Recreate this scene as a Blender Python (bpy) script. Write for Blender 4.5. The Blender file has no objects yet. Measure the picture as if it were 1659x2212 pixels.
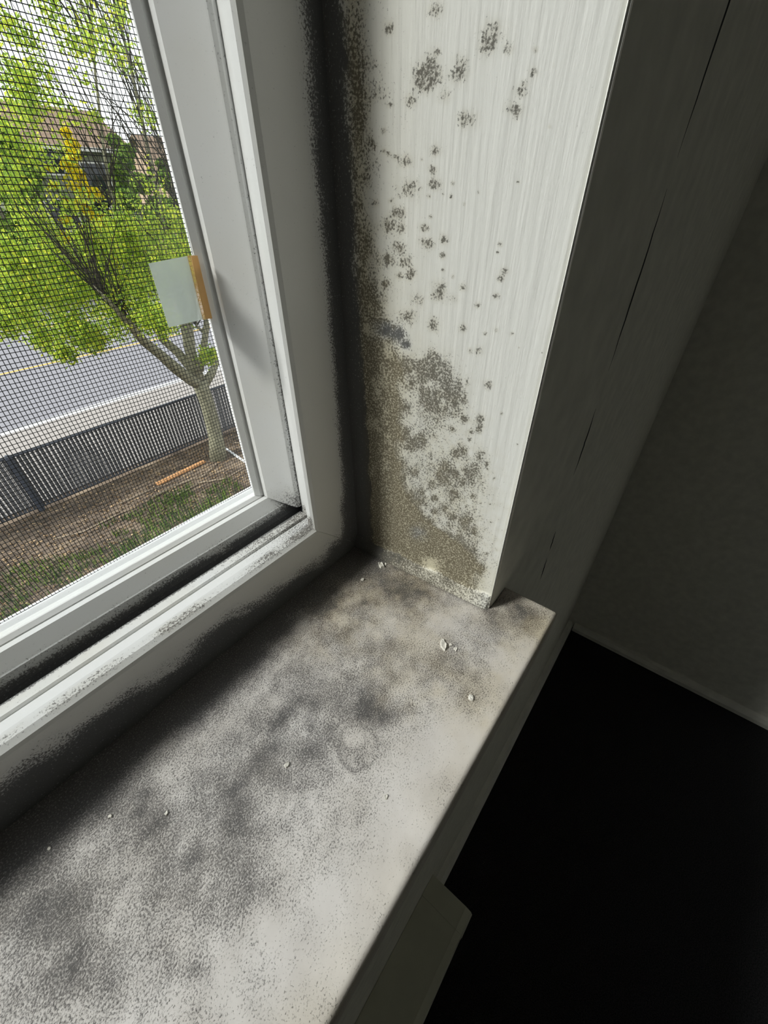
import bpy, bmesh, math, random
import numpy as np
from mathutils import Matrix, Vector

random.seed(7)
RNG = np.random.default_rng(11)
C = bpy.context.scene
COL = C.collection
S = 0.19                      # camera height above the sill (m)
ZC = 6.0 * S                  # camera height above the room floor
SILL = 5.0 * S

# ------------------------------------------------------------------ camera
R = np.array([[0.61912423, -0.48434646, 0.61813728],
              [-0.78521771, -0.37091776, 0.49583582],
              [-0.01087823, -0.79235631, -0.60996159]])   # camera axes (right, down, forward) in world axes
FPX, PX, PY = 869.1, 829.5, 1106.0
cam = bpy.data.cameras.new('camera')
cam.sensor_fit = 'HORIZONTAL'
cam.sensor_width = 36.0
cam.lens = FPX / 1659.0 * 36.0
cam.clip_start = 0.01
cam.clip_end = 600
co = bpy.data.objects.new('camera', cam)
COL.objects.link(co)
mw = Matrix.Identity(4)
for i in range(3):
    mw[i][0], mw[i][1], mw[i][2] = R[i, 0], -R[i, 1], -R[i, 2]
mw[2][3] = ZC
co.matrix_world = mw
C.camera = co

# ------------------------------------------------------------------ sky, sun, exposure
w = bpy.data.worlds.new('sky')
C.world = w
w.use_nodes = True
nt = w.node_tree
bg = nt.nodes['Background']
tc = nt.nodes.new('ShaderNodeTexCoord')
sx = nt.nodes.new('ShaderNodeSeparateXYZ')
rp = nt.nodes.new('ShaderNodeValToRGB')
rp.color_ramp.elements[0].position = 0.45
rp.color_ramp.elements[0].color = (0.30, 0.31, 0.28, 1)
rp.color_ramp.elements[1].position = 1.0
rp.color_ramp.elements[1].color = (0.90, 0.94, 1.0, 1)
e = rp.color_ramp.elements.new(0.51)
e.color = (0.98, 0.98, 1.0, 1)
mp = nt.nodes.new('ShaderNodeMath'); mp.operation = 'MULTIPLY_ADD'
mp.inputs[1].default_value = 0.5; mp.inputs[2].default_value = 0.5
nt.links.new(tc.outputs['Generated'], sx.inputs[0])
nt.links.new(sx.outputs['Z'], mp.inputs[0])
nt.links.new(mp.outputs[0], rp.inputs[0])
nt.links.new(rp.outputs[0], bg.inputs['Color'])
SKY = 1.6
bg.inputs['Strength'].default_value = SKY

sun = bpy.data.lights.new('sun', 'SUN')
sun.energy = 4.8
sun.angle = math.radians(12)
sun.color = (1.0, 0.97, 0.93)
so = bpy.data.objects.new('sun', sun)
COL.objects.link(so)
sd = Vector((1.0, -0.70, -1.05)).normalized()      # hazy sun over the road, ahead and to the left
so.rotation_euler = sd.to_track_quat('-Z', 'Y').to_euler()

C.view_settings.view_transform = 'Standard'
C.view_settings.look = 'None'
C.view_settings.gamma = 1.0
C.view_settings.use_curve_mapping = False
C.view_settings.exposure = 0.06
C.cycles.use_denoising = True
C.cycles.denoising_prefilter = 'NONE'

# ------------------------------------------------------------------ helpers
def ray(u, v):
    return R @ np.array([u - PX, v - PY, FPX])

def on_y(u, v, Y):
    r = ray(u, v); p = r * (Y / r[1]); return (p[0], p[1], p[2] + ZC)

GZ = ZC - 4.4                 # level of the ground outside
def on_ground(u, v, dz=0.0):
    r = ray(u, v); p = r * ((GZ + dz - ZC) / r[2]); return (p[0], p[1], GZ + dz)

def tag(o, label=None, cat=None, group=None, kind=None):
    if label: o['label'] = label
    if cat: o['category'] = cat
    if group: o['group'] = group
    if kind: o['kind'] = kind
    return o

def empty(name, loc=(0, 0, 0)):
    o = bpy.data.objects.new(name, None)
    o.location = loc
    COL.objects.link(o)
    return o

def link(name, me, mat=None, parent=None):
    o = bpy.data.objects.new(name, me)
    COL.objects.link(o)
    if mat: me.materials.append(mat)
    if parent:
        o.parent = parent
        o.location = -Vector(parent.location)     # parents are never rotated here
    return o

def mesh_from(name, verts, faces, smooth=False):
    me = bpy.data.meshes.new(name)
    me.from_pydata([tuple(v) for v in verts], [], faces)
    me.update()
    if smooth:
        me.polygons.foreach_set('use_smooth', [True] * len(me.polygons))
    return me

def fast_mesh(name, verts, quads, smooth=False):
    """numpy vertices (n,3), quads (m,4)"""
    me = bpy.data.meshes.new(name)
    n, m = len(verts), len(quads)
    k = quads.shape[1]
    me.vertices.add(n)
    me.vertices.foreach_set('co', np.asarray(verts, np.float32).ravel())
    me.loops.add(m * k)
    me.loops.foreach_set('vertex_index', np.asarray(quads, np.int32).ravel())
    me.polygons.add(m)
    me.polygons.foreach_set('loop_start', np.arange(0, m * k, k, dtype=np.int32))
    me.polygons.foreach_set('loop_total', np.full(m, k, np.int32))
    me.polygons.foreach_set('use_smooth', np.full(m, smooth))
    me.update(calc_edges=True)
    me.validate()
    return me

def set_attr(me, name, vals):
    a = me.attributes.new(name, 'FLOAT', 'POINT')
    a.data.foreach_set('value', np.clip(np.asarray(vals, np.float32).ravel(), 0, 1))

class MB:
    """collects boxes, bars and tubes into one bmesh"""
    def __init__(self): self.bm = bmesh.new()
    def box(self, x0, x1, y0, y1, z0, z1):
        v = [self.bm.verts.new(p) for p in
             [(x0, y0, z0), (x1, y0, z0), (x1, y1, z0), (x0, y1, z0), (x0, y0, z1), (x1, y0, z1), (x1, y1, z1), (x0, y1, z1)]]
        for f in [(0, 3, 2, 1), (4, 5, 6, 7), (0, 1, 5, 4), (1, 2, 6, 5), (2, 3, 7, 6), (3, 0, 4, 7)]:
            self.bm.faces.new([v[i] for i in f])
        return self
    def tube(self, pts, rad, n=7, wob=0.0):
        pts = [Vector(p) for p in pts]
        rings = []
        for i, p in enumerate(pts):
            t = (pts[min(i + 1, len(pts) - 1)] - pts[max(i - 1, 0)]).normalized()
            a = t.orthogonal().normalized() if i == 0 else (rings_a - t * rings_a.dot(t)).normalized()
            rings_a = a
            b = t.cross(a)
            r = rad[i] if hasattr(rad, '__len__') else rad
            rings.append([self.bm.verts.new(p + (a * math.cos(k * 2 * math.pi / n) + b * math.sin(k * 2 * math.pi / n)) *
                                            r * (1 + random.uniform(-wob, wob))) for k in range(n)])
        for i in range(len(rings) - 1):
            for k in range(n):
                self.bm.faces.new([rings[i][k], rings[i][(k + 1) % n], rings[i + 1][(k + 1) % n], rings[i + 1][k]])
        self.bm.faces.new(rings[0][::-1]); self.bm.faces.new(rings[-1])
        return self
    def prism(self, poly, axis_from, axis_to, axis='x'):
        """poly of 2-D points extruded along an axis"""
        def P(q, a):
            return (a, q[0], q[1]) if axis == 'x' else ((q[0], a, q[1]) if axis == 'y' else (q[0], q[1], a))
        A = [self.bm.verts.new(P(q, axis_from)) for q in poly]
        B = [self.bm.verts.new(P(q, axis_to)) for q in poly]
        n = len(poly)
        for i in range(n):
            self.bm.faces.new([A[i], A[(i + 1) % n], B[(i + 1) % n], B[i]])
        self.bm.faces.new(A[::-1]); self.bm.faces.new(B)
        return self
    def bevel(self, off, seg=2):
        bmesh.ops.bevel(self.bm, geom=list(self.bm.edges), offset=off, segments=seg, profile=0.5, affect='EDGES', clamp_overlap=True)
        return self
    def build(self, name, mat, parent=None, smooth=False):
        bmesh.ops.recalc_face_normals(self.bm, faces=list(self.bm.faces))
        me = bpy.data.meshes.new(name)
        self.bm.to_mesh(me); self.bm.free()
        if smooth: me.polygons.foreach_set('use_smooth', [True] * len(me.polygons))
        return link(name, me, mat, parent)

# value noise for stain maps
def _hash(ix, iy, seed):
    h = (ix.astype(np.int64) * 374761393 + iy.astype(np.int64) * 668265263 + seed * 974634777) & 0xFFFFFFFF
    h = ((h ^ (h >> 13)) * 1274126177) & 0xFFFFFFFF
    return ((h ^ (h >> 16)) & 0xFFFF) / 65535.0
def vnoise(x, y, seed=0):
    ix, iy = np.floor(x), np.floor(y)
    fx, fy = x - ix, y - iy
    fx, fy = fx * fx * (3 - 2 * fx), fy * fy * (3 - 2 * fy)
    a, b = _hash(ix, iy, seed), _hash(ix + 1, iy, seed)
    c, d = _hash(ix, iy + 1, seed), _hash(ix + 1, iy + 1, seed)
    return (a * (1 - fx) + b * fx) * (1 - fy) + (c * (1 - fx) + d * fx) * fy
def fbm(x, y, seed=0, octv=4):
    s, a, t = 0, 0.5, 0
    for i in range(octv):
        s = s + a * vnoise(x * 2 ** i, y * 2 ** i, seed + i * 17); t += a; a *= 0.5
    return s / t
def sstep(a, b, x):
    t = np.clip((x - a) / (b - a), 0, 1); return t * t * (3 - 2 * t)

# ------------------------------------------------------------------ materials
def new_mat(name):
    m = bpy.data.materials.new(name); m.use_nodes = True
    n = m.node_tree
    return m, n, n.nodes['Principled BSDF']

def N(nt, t, **kw):
    n = nt.nodes.new(t)
    for k, v in kw.items(): setattr(n, k, v)
    return n

def plain(name, col, rough=0.6, scale=40, var=0.15, bump=0.0, metal=0.0, spec=0.5):
    m, n, b = new_mat(name)
    g = N(n, 'ShaderNodeNewGeometry')
    t = N(n, 'ShaderNodeTexNoise'); t.inputs['Scale'].default_value = scale; t.inputs['Detail'].default_value = 5
    n.links.new(g.outputs['Position'], t.inputs['Vector'])
    r = N(n, 'ShaderNodeValToRGB')
    r.color_ramp.elements[0].position = 0.3; r.color_ramp.elements[1].position = 0.7
    r.color_ramp.elements[0].color = tuple(c * (1 - var) for c in col) + (1,)
    r.color_ramp.elements[1].color = tuple(min(1, c * (1 + var)) for c in col) + (1,)
    n.links.new(t.outputs['Fac'], r.inputs[0]); n.links.new(r.outputs[0], b.inputs['Base Color'])
    b.inputs['Roughness'].default_value = rough; b.inputs['Metallic'].default_value = metal
    b.inputs['Specular IOR Level'].default_value = spec
    if bump:
        bp = N(n, 'ShaderNodeBump'); bp.inputs['Strength'].default_value = 1.0; bp.inputs['Distance'].default_value = bump
        n.links.new(t.outputs['Fac'], bp.inputs['Height']); n.links.new(bp.outputs[0], b.inputs['Normal'])
    return m

def mouldy(name, base, rough=0.5, speck=900, soft=0.16, relief=0.0002, brush=False, spec=0.4, grime=None, dark=(0.045, 0.045, 0.042), brown=(0.115, 0.088, 0.045)):
    """paint with mould growing on it: where it grows comes from the vertex maps 'mould' and 'brown', the colonies themselves from noise"""
    m, n, b = new_mat(name)
    L = n.links.new
    g = N(n, 'ShaderNodeNewGeometry')
    am = N(n, 'ShaderNodeAttribute', attribute_name='mould')
    ab = N(n, 'ShaderNodeAttribute', attribute_name='brown')
    t = N(n, 'ShaderNodeTexNoise'); t.inputs['Scale'].default_value = speck; t.inputs['Detail'].default_value = 3; t.inputs['Roughness'].default_value = 0.65
    L(g.outputs['Position'], t.inputs['Vector'])
    th = N(n, 'ShaderNodeMath', operation='MULTIPLY_ADD'); th.inputs[1].default_value = -0.50; th.inputs[2].default_value = 0.74
    L(am.outputs['Fac'], th.inputs[0])
    d = N(n, 'ShaderNodeMath', operation='SUBTRACT'); L(t.outputs['Fac'], d.inputs[0]); L(th.outputs[0], d.inputs[1])
    mr = N(n, 'ShaderNodeMapRange', interpolation_type='SMOOTHSTEP')
    mr.inputs['From Min'].default_value = -0.05; mr.inputs['From Max'].default_value = soft
    L(d.outputs[0], mr.inputs['Value'])
    film = N(n, 'ShaderNodeMath', operation='POWER'); film.inputs[1].default_value = 1.35; L(am.outputs['Fac'], film.inputs[0])
    film2 = N(n, 'ShaderNodeMath', operation='MULTIPLY'); film2.inputs[1].default_value = 0.34; L(film.outputs[0], film2.inputs[0])
    mx = N(n, 'ShaderNodeMath', operation='MULTIPLY_ADD'); mx.inputs[1].default_value = 0.86; mx.use_clamp = True
    L(mr.outputs[0], mx.inputs[0])
    inv = N(n, 'ShaderNodeMath', operation='SUBTRACT'); inv.inputs[0].default_value = 1.0; L(mr.outputs[0], inv.inputs[1])
    f3 = N(n, 'ShaderNodeMath', operation='MULTIPLY'); L(inv.outputs[0], f3.inputs[0]); L(film2.outputs[0], f3.inputs[1])
    L(f3.outputs[0], mx.inputs[2])
    # colour of the growth
    gc = N(n, 'ShaderNodeMix', data_type='RGBA'); gc.inputs['A'].default_value = dark + (1,); gc.inputs['B'].default_value = brown + (1,)
    L(ab.outputs['Fac'], gc.inputs['Factor'])
    bk = N(n, 'ShaderNodeMapRange', interpolation_type='SMOOTHSTEP'); bk.inputs['From Min'].default_value = 0.70; bk.inputs['From Max'].default_value = 0.90
    L(am.outputs['Fac'], bk.inputs['Value'])
    gk = N(n, 'ShaderNodeMix', data_type='RGBA'); gk.inputs['B'].default_value = (0.016, 0.016, 0.019, 1)
    L(bk.outputs[0], gk.inputs['Factor']); L(gc.outputs['Result'], gk.inputs['A'])
    # base paint, slightly yellowed near brown growth
    bc = N(n, 'ShaderNodeMix', data_type='RGBA'); bc.inputs['A'].default_value = base + (1,)
    bc.inputs['B'].default_value = (base[0] * 0.86, base[1] * 0.78, base[2] * 0.56, 1)
    yb = N(n, 'ShaderNodeMath', operation='MULTIPLY'); yb.inputs[1].default_value = 0.8; L(ab.outputs['Fac'], yb.inputs[0])
    L(yb.outputs[0], bc.inputs['Factor'])
    src = bc.outputs['Result']
    if grime:
        t2 = N(n, 'ShaderNodeTexNoise'); t2.inputs['Scale'].default_value = grime; t2.inputs['Detail'].default_value = 6
        L(g.outputs['Position'], t2.inputs['Vector'])
        r2 = N(n, 'ShaderNodeMapRange'); r2.inputs['From Min'].default_value = 0.35; r2.inputs['From Max'].default_value = 0.7
        r2.inputs['To Min'].default_value = 0.0; r2.inputs['To Max'].default_value = 0.35
        L(t2.outputs['Fac'], r2.inputs['Value'])
        gm = N(n, 'ShaderNodeMix', data_type='RGBA'); gm.inputs['B'].default_value = (base[0] * 0.55, base[1] * 0.52, base[2] * 0.48, 1)
        L(src, gm.inputs['A']); L(r2.outputs[0], gm.inputs['Factor']); src = gm.outputs['Result']
    fin = N(n, 'ShaderNodeMix', data_type='RGBA')
    L(mx.outputs[0], fin.inputs['Factor']); L(src, fin.inputs['A']); L(gk.outputs['Result'], fin.inputs['B'])
    L(fin.outputs['Result'], b.inputs['Base Color'])
    rr = N(n, 'ShaderNodeMapRange'); rr.inputs['To Min'].default_value = rough; rr.inputs['To Max'].default_value = 0.95
    L(mx.outputs[0], rr.inputs['Value']); L(rr.outputs[0], b.inputs['Roughness'])
    b.inputs['Specular IOR Level'].default_value = spec
    # relief
    bp = N(n, 'ShaderNodeBump'); bp.inputs['Strength'].default_value = 1.0
    if brush:
        mpn = N(n, 'ShaderNodeMapping'); mpn.inputs['Scale'].default_value = (330, 330, 22)
        L(g.outputs['Position'], mpn.inputs['Vector'])
        t3 = N(n, 'ShaderNodeTexNoise'); t3.inputs['Scale'].default_value = 1.0; t3.inputs['Detail'].default_value = 4
        L(mpn.outputs[0], t3.inputs['Vector']); L(t3.outputs['Fac'], bp.inputs['Height']); bp.inputs['Distance'].default_value = 0.0005
    else:
        L(mx.outputs[0], bp.inputs['Height']); bp.inputs['Distance'].default_value = relief
    L(bp.outputs[0], b.inputs['Normal'])
    return m

M_jamb = mouldy('painted_reveal', (0.80, 0.80, 0.77), rough=0.45, speck=1150, soft=0.14, brush=True, dark=(0.050, 0.050, 0.046), brown=(0.085, 0.066, 0.037))
M_stool = mouldy('painted_sill', (0.77, 0.735, 0.71), rough=0.6, speck=1500, soft=0.26, relief=0.0003, grime=55, dark=(0.085, 0.079, 0.078), brown=(0.13, 0.10, 0.068))
M_frame = mouldy('white_vinyl', (0.87, 0.88, 0.89), rough=0.22, speck=1250, soft=0.15, spec=0.5, relief=0.00006, dark=(0.05, 0.05, 0.055), brown=(0.16, 0.12, 0.07))
M_wall = plain('wall_paint', (0.80, 0.785, 0.72), rough=0.85, scale=60, var=0.08, bump=0.0006)
M_trim = plain('trim_paint', (0.78, 0.77, 0.72), rough=0.7, scale=30, var=0.08)
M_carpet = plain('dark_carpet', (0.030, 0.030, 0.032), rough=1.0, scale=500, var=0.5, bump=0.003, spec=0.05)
M_ceiling = plain('ceiling_paint', (0.70, 0.69, 0.66), rough=0.9, scale=20, var=0.05)
M_heater = plain('heater_enamel', (0.62, 0.62, 0.52), rough=0.5, scale=15, var=0.06)
M_heater_dark = plain('heater_fins', (0.12, 0.12, 0.12), rough=0.4, scale=15, var=0.1, metal=0.6)
M_wire = plain('screen_wire', (0.016, 0.017, 0.018), rough=0.6, scale=300, var=0.1, spec=0.2)
M_gap = plain('dark_gap', (0.03, 0.032, 0.036), rough=0.6, scale=200, var=0.2)
M_spline = plain('grey_spline', (0.40, 0.42, 0.44), rough=0.5, scale=200, var=0.08)
M_flake = plain('paint_flake', (0.80, 0.77, 0.70), rough=0.7, scale=900, var=0.2)
M_stucco = plain('outside_wall', (0.30, 0.28, 0.24), rough=0.9, scale=30, var=0.1)
M_fence = plain('dark_fence_slat', (0.085, 0.086, 0.094), rough=0.55, scale=20, var=0.3)
M_fpost = plain('fence_metal', (0.055, 0.062, 0.082), rough=0.5, scale=20, var=0.15)
M_road = plain('asphalt', (0.2358, 0.2298, 0.2479), rough=0.95, scale=25, var=0.12, spec=0.1)
M_walk = plain('concrete', (0.3160, 0.2892, 0.2726), rough=0.95, scale=8, var=0.1, spec=0.1)
M_white = plain('road_white', (0.6683, 0.6683, 0.6683), rough=0.8, scale=30, var=0.1)
M_yellow = plain('road_yellow', (0.6048, 0.3780, 0.0907), rough=0.8, scale=30, var=0.15)
M_bark = plain('bark', (0.2529, 0.2410, 0.1712), rough=0.95, scale=22, var=0.35, bump=0.01, spec=0.1)
M_twig = plain('twig_bark', (0.05, 0.045, 0.035), rough=0.95, scale=30, var=0.3, spec=0.1)
M_roof = plain('roof_shingle', (0.2268, 0.1634, 0.1180), rough=0.95, scale=6, var=0.2, spec=0.1)
M_siding = plain('house_siding', (0.1814, 0.1907, 0.1420), rough=0.9, scale=3, var=0.1, spec=0.1)
M_beige = plain('house_beige', (0.4234, 0.3024, 0.2268), rough=0.9, scale=3, var=0.1, spec=0.1)
M_wtrim = plain('house_trim', (0.6048, 0.5897, 0.5594), rough=0.7, scale=3, var=0.05)
M_pane = plain('house_pane', (0.02, 0.025, 0.03), rough=0.08, scale=2, var=0.1)
M_wood = plain('weathered_wood', (0.4838, 0.2570, 0.1210), rough=0.9, scale=30, var=0.3, spec=0.1)
M_stick = plain('pale_stick', (0.3326, 0.2663, 0.1995), rough=0.9, scale=30, var=0.3, spec=0.1)

def soil():
    m, n, b = new_mat('soil'); L = n.links.new
    g = N(n, 'ShaderNodeNewGeometry')
    mpn = N(n, 'ShaderNodeMapping'); mpn.inputs['Scale'].default_value = (0.5, 1.6, 1)
    L(g.outputs['Position'], mpn.inputs['Vector'])
    t = N(n, 'ShaderNodeTexNoise'); t.inputs['Scale'].default_value = 3.2; t.inputs['Detail'].default_value = 9; t.inputs['Roughness'].default_value = 0.7
    L(mpn.outputs[0], t.inputs['Vector'])
    r = N(n, 'ShaderNodeValToRGB'); cr = r.color_ramp
    cr.elements[0].position = 0.32; cr.elements[0].color = (0.045, 0.037, 0.030, 1)
    cr.elements[1].position = 0.72; cr.elements[1].color = (0.30, 0.23, 0.165, 1)
    e = cr.elements.new(0.5); e.color = (0.135, 0.103, 0.08, 1)
    L(t.outputs['Fac'], r.inputs[0]); L(r.outputs[0], b.inputs['Base Color'])
    b.inputs['Roughness'].default_value = 1.0; b.inputs['Specular IOR Level'].default_value = 0.05
    return m
M_soil = soil()
M_lawn = plain('far_lawn', (0.1058, 0.1966, 0.0454), rough=1.0, scale=2, var=0.35, spec=0.05)

def leafy(name, stops, transl=0.5):
    m = bpy.data.materials.new(name); m.use_nodes = True
    n = m.node_tree; L = n.links.new
    for x in list(n.nodes): n.nodes.remove(x)
    out = N(n, 'ShaderNodeOutputMaterial')
    g = N(n, 'ShaderNodeNewGeometry')
    r = N(n, 'ShaderNodeValToRGB'); cr = r.color_ramp
    cr.elements[0].position = stops[0][0]; cr.elements[0].color = stops[0][1] + (1,)
    cr.elements[1].position = stops[-1][0]; cr.elements[1].color = stops[-1][1] + (1,)
    for p, c in stops[1:-1]:
        e = cr.elements.new(p); e.color = c + (1,)
    L(g.outputs['Random Per Island'], r.inputs[0])
    d = N(n, 'ShaderNodeBsdfDiffuse'); t = N(n, 'ShaderNodeBsdfTranslucent')
    L(r.outputs[0], d.inputs['Color']); L(r.outputs[0], t.inputs['Color'])
    mx = N(n, 'ShaderNodeMixShader'); mx.inputs[0].default_value = transl
    L(d.outputs[0], mx.inputs[1]); L(t.outputs[0], mx.inputs[2]); L(mx.outputs[0], out.inputs['Surface'])
    return m
M_leaf = leafy('spring_leaf', [(0.0, (0.16, 0.26, 0.05)), (0.4, (0.34, 0.48, 0.08)), (0.75, (0.55, 0.66, 0.09)), (1.0, (0.80, 0.78, 0.10))], 0.62)
M_leaf_far = leafy('olive_leaf', [(0.0, (0.0744, 0.1486, 0.0368)), (0.5, (0.1803, 0.2811, 0.0581)), (1.0, (0.3394, 0.4504, 0.0846))], 0.4)
M_leaf_yellow = leafy('yellow_leaf', [(0.0, (0.3312, 0.3974, 0.0267)), (0.4, (0.7286, 0.6127, 0.0267)), (1.0, (0.9000, 0.7286, 0.0497))], 0.5)
M_grass = leafy('grass_blade', [(0.0, (0.0396, 0.0662, 0.0396)), (0.6, (0.1127, 0.1923, 0.0465)), (1.0, (0.2981, 0.4306, 0.0796))], 0.35)
M_litter = leafy('dry_litter', [(0.0, (0.0529, 0.0363, 0.0267)), (0.5, (0.2318, 0.1523, 0.0860)), (1.0, (0.5299, 0.3809, 0.2318))], 0.1)

def glass():
    m = bpy.data.materials.new('clear_pane'); m.use_nodes = True
    n = m.node_tree; L = n.links.new
    for x in list(n.nodes): n.nodes.remove(x)
    out = N(n, 'ShaderNodeOutputMaterial')
    t = N(n, 'ShaderNodeBsdfTransparent'); t.inputs[0].default_value = (0.96, 0.98, 0.97, 1)
    gl = N(n, 'ShaderNodeBsdfGlossy'); gl.inputs['Roughness'].default_value = 0.0
    lw = N(n, 'ShaderNodeLayerWeight')
    pw = N(n, 'ShaderNodeMath', operation='POWER'); pw.inputs[1].default_value = 5.0; L(lw.outputs['Facing'], pw.inputs[0])
    fr = N(n, 'ShaderNodeMath', operation='MULTIPLY_ADD'); fr.inputs[1].default_value = 0.45; fr.inputs[2].default_value = 0.015; L(pw.outputs[0], fr.inputs[0])
    mx = N(n, 'ShaderNodeMixShader')
    L(fr.outputs[0], mx.inputs[0]); L(t.outputs[0], mx.inputs[1]); L(gl.outputs[0], mx.inputs[2]); L(mx.outputs[0], out.inputs['Surface'])
    return m
M_glass = glass()

def frosted(name, col, clear):
    m = bpy.data.materials.new(name); m.use_nodes = True
    n = m.node_tree; L = n.links.new
    for x in list(n.nodes): n.nodes.remove(x)
    out = N(n, 'ShaderNodeOutputMaterial')
    tr = N(n, 'ShaderNodeBsdfTransparent'); tl = N(n, 'ShaderNodeBsdfTranslucent'); df = N(n, 'ShaderNodeBsdfDiffuse')
    g = N(n, 'ShaderNodeNewGeometry')
    tx = N(n, 'ShaderNodeTexNoise'); tx.inputs['Scale'].default_value = 400
    L(g.outputs['Position'], tx.inputs['Vector'])
    r = N(n, 'ShaderNodeValToRGB')
    r.color_ramp.elements[0].color = tuple(c * 0.94 for c in col) + (1,); r.color_ramp.elements[1].color = col + (1,)
    L(tx.outputs['Fac'], r.inputs[0])
    L(r.outputs[0], tl.inputs[0]); L(r.outputs[0], df.inputs[0])
    a = N(n, 'ShaderNodeMixShader'); a.inputs[0].default_value = 0.5
    L(tl.outputs[0], a.inputs[1]); L(df.outputs[0], a.inputs[2])
    b = N(n, 'ShaderNodeMixShader'); b.inputs[0].default_value = clear
    L(a.outputs[0], b.inputs[1]); L(tr.outputs[0], b.inputs[2]); L(b.outputs[0], out.inputs['Surface'])
    return m
M_tab = frosted('frosted_film', (0.74, 0.80, 0.76), 0.38)
M_tape = frosted('orange_tape', (0.78, 0.54, 0.22), 0.60)
M_tape_edge = frosted('orange_tape_edge', (0.82, 0.60, 0.32), 0.03)

# ------------------------------------------------------------------ room shell
YW, YX = 0.25 * S, 1.17 * S          # inside and outside faces of the window wall
XO0, XO1 = -1.30, 0.1600         # window opening
ZTOP = SILL + 1.22
XL, XRW, YB, ZR = -2.3, 5.5 * S, -2.7, 2.40
wf = MB()
wf.box(XL, XO0, YW, YX, 0, ZR).box(XO1, XRW + 0.1, YW, YX, 0, ZR).box(XO0, XO1, YW, YX, 0, SILL - 0.0215).box(XO0, XO1, YW, YX, ZTOP + 0.01, ZR)
wf.box(0.807 * S, XO1, 0.80 * S, YX, SILL - 0.0215, ZTOP + 0.01).box(XO0, 0.807 * S, 0.803 * S, YX, SILL - 0.0215, SILL - 0.0003)
tag(wf.build('wall_front', M_wall), 'dim grey painted wall around the window and below the sill', 'wall', kind='structure')
tag(MB().box(XRW, XRW + 0.1, YB, YW, 0, ZR).build('wall_right', M_wall), 'dark shaded side wall meeting the window wall at right', 'wall', kind='structure')
tag(MB().box(XL - 0.1, XL, YB, YX, 0, ZR).build('wall_left', M_wall), 'plain painted side wall far left of the window', 'wall', kind='structure')
tag(MB().box(XL - 0.1, XRW + 0.1, YB - 0.1, YB, 0, ZR).build('wall_back', M_wall), 'plain painted wall opposite the window', 'wall', kind='structure')
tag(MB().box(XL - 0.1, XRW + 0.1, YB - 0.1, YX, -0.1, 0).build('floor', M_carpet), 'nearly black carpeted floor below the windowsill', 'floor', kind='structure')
tag(MB().box(XL - 0.1, XRW + 0.1, YB - 0.1, YX, ZR, ZR + 0.1).build('ceiling', M_ceiling), 'plain painted ceiling above the room', 'ceiling', kind='structure')
def shoe(q0, q1): return [(q0, 0.0), (q1, 0.0), (q1 + (q0 - q1) * 0.08, 0.012), (q1 + (q0 - q1) * 0.45, 0.021), (q0, 0.024)]
tag(MB().prism(shoe(XRW, XRW - 0.018), YB, YW - 0.02, 'y').build('baseboard_right', M_trim), 'thin pale moulding along the foot of the right wall', 'baseboard', kind='structure')
tag(MB().prism(shoe(YW, YW - 0.018), 0.97 * S, XRW, 'x').build('baseboard_front', M_trim), 'thin pale moulding along the foot of the window wall', 'baseboard', kind='structure')
tag(MB().box(-4.2, 2.4, YX + 0.001, YX + 0.05, GZ, SILL - 0.03).build('wall_outside', M_stucco), 'outside face of the building below the window', 'wall', kind='structure')

# seam where the window casing meets the wall board
seam = MB()
for za, zb in ((4.55, 4.70), (4.74, 4.86), (5.15, 5.42), (5.55, 6.02), (6.08, 6.60), (6.7, 7.6)):
    zz = np.linspace(za * S, zb * S, 16)
    seam.tube([(1.50 * S + 0.0012 * math.sin(z * 31) + random.uniform(-.0008, .0008), YW, z) for z in zz], [0.0006 * math.sin(math.pi * (k + .4) / 16.2) for k in range(16)], 5)
tag(seam.build('trim_seam', M_gap), 'fine dark upright crack in the shaded wall right of the reveal', 'crack', kind='structure')

# ------------------------------------------------------------------ baseboard heater
ht = empty('baseboard_heater', (-0.5, 0.005, 0))
tag(ht, 'grey flat-topped baseboard heater standing on the floor under the windowsill', 'heater')
HX0, HX1, HZ, HY0, HY1 = -2.6, 0.957 * S, 1.06 * S, -0.163 * S, YW - 0.0005
MB().box(HX0, HX1 - 0.004, HY1 - 0.004, HY1, 0.015, HZ - 0.004).build('back_panel', M_heater, ht)
MB().prism([(HY1, HZ), (HY0 + 0.012, HZ), (HY0 + 0.002, HZ - 0.004), (HY0, HZ - 0.012), (HY0, HZ - 0.03), (HY0 + 0.002, HZ - 0.03),
            (HY0 + 0.003, HZ - 0.012), (HY0 + 0.012, HZ - 0.003), (HY1, HZ - 0.003)], HX0, HX1 - 0.032, 'x').build('top_cover', M_heater, ht)
MB().box(HX0, HX1 - 0.032, HY0 + 0.004, HY0 + 0.006, 0.035, HZ - 0.045).build('front_panel', M_heater, ht)
MB().prism([(HY1, 0.0), (HY0, 0.0), (HY0 - 0.0012, HZ - 0.012), (HY0 + 0.002, HZ - 0.003), (HY0 + 0.012, HZ + 0.0012), (HY1, HZ + 0.0012)], HX1 - 0.034, HX1, 'x').build('end_cap', M_heater, ht)
MB().tube([(HX0, 0.005, 0.10), (HX1 - 0.04, 0.005, 0.10)], 0.011, 10).build('pipe', M_heater_dark, ht)
fm = mesh_from('fin', *(lambda b: (b, [(0, 1, 2, 3)]))([(0, -0.022, 0.075), (0, 0.035, 0.075), (0, 0.035, 0.13), (0, -0.022, 0.13)]))
for k in range(60):
    f = link('fin', fm, None if k else M_heater_dark, ht)
    f.location = Vector((HX1 - 0.06 - k * 0.012, 0, 0)) - ht.location

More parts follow.
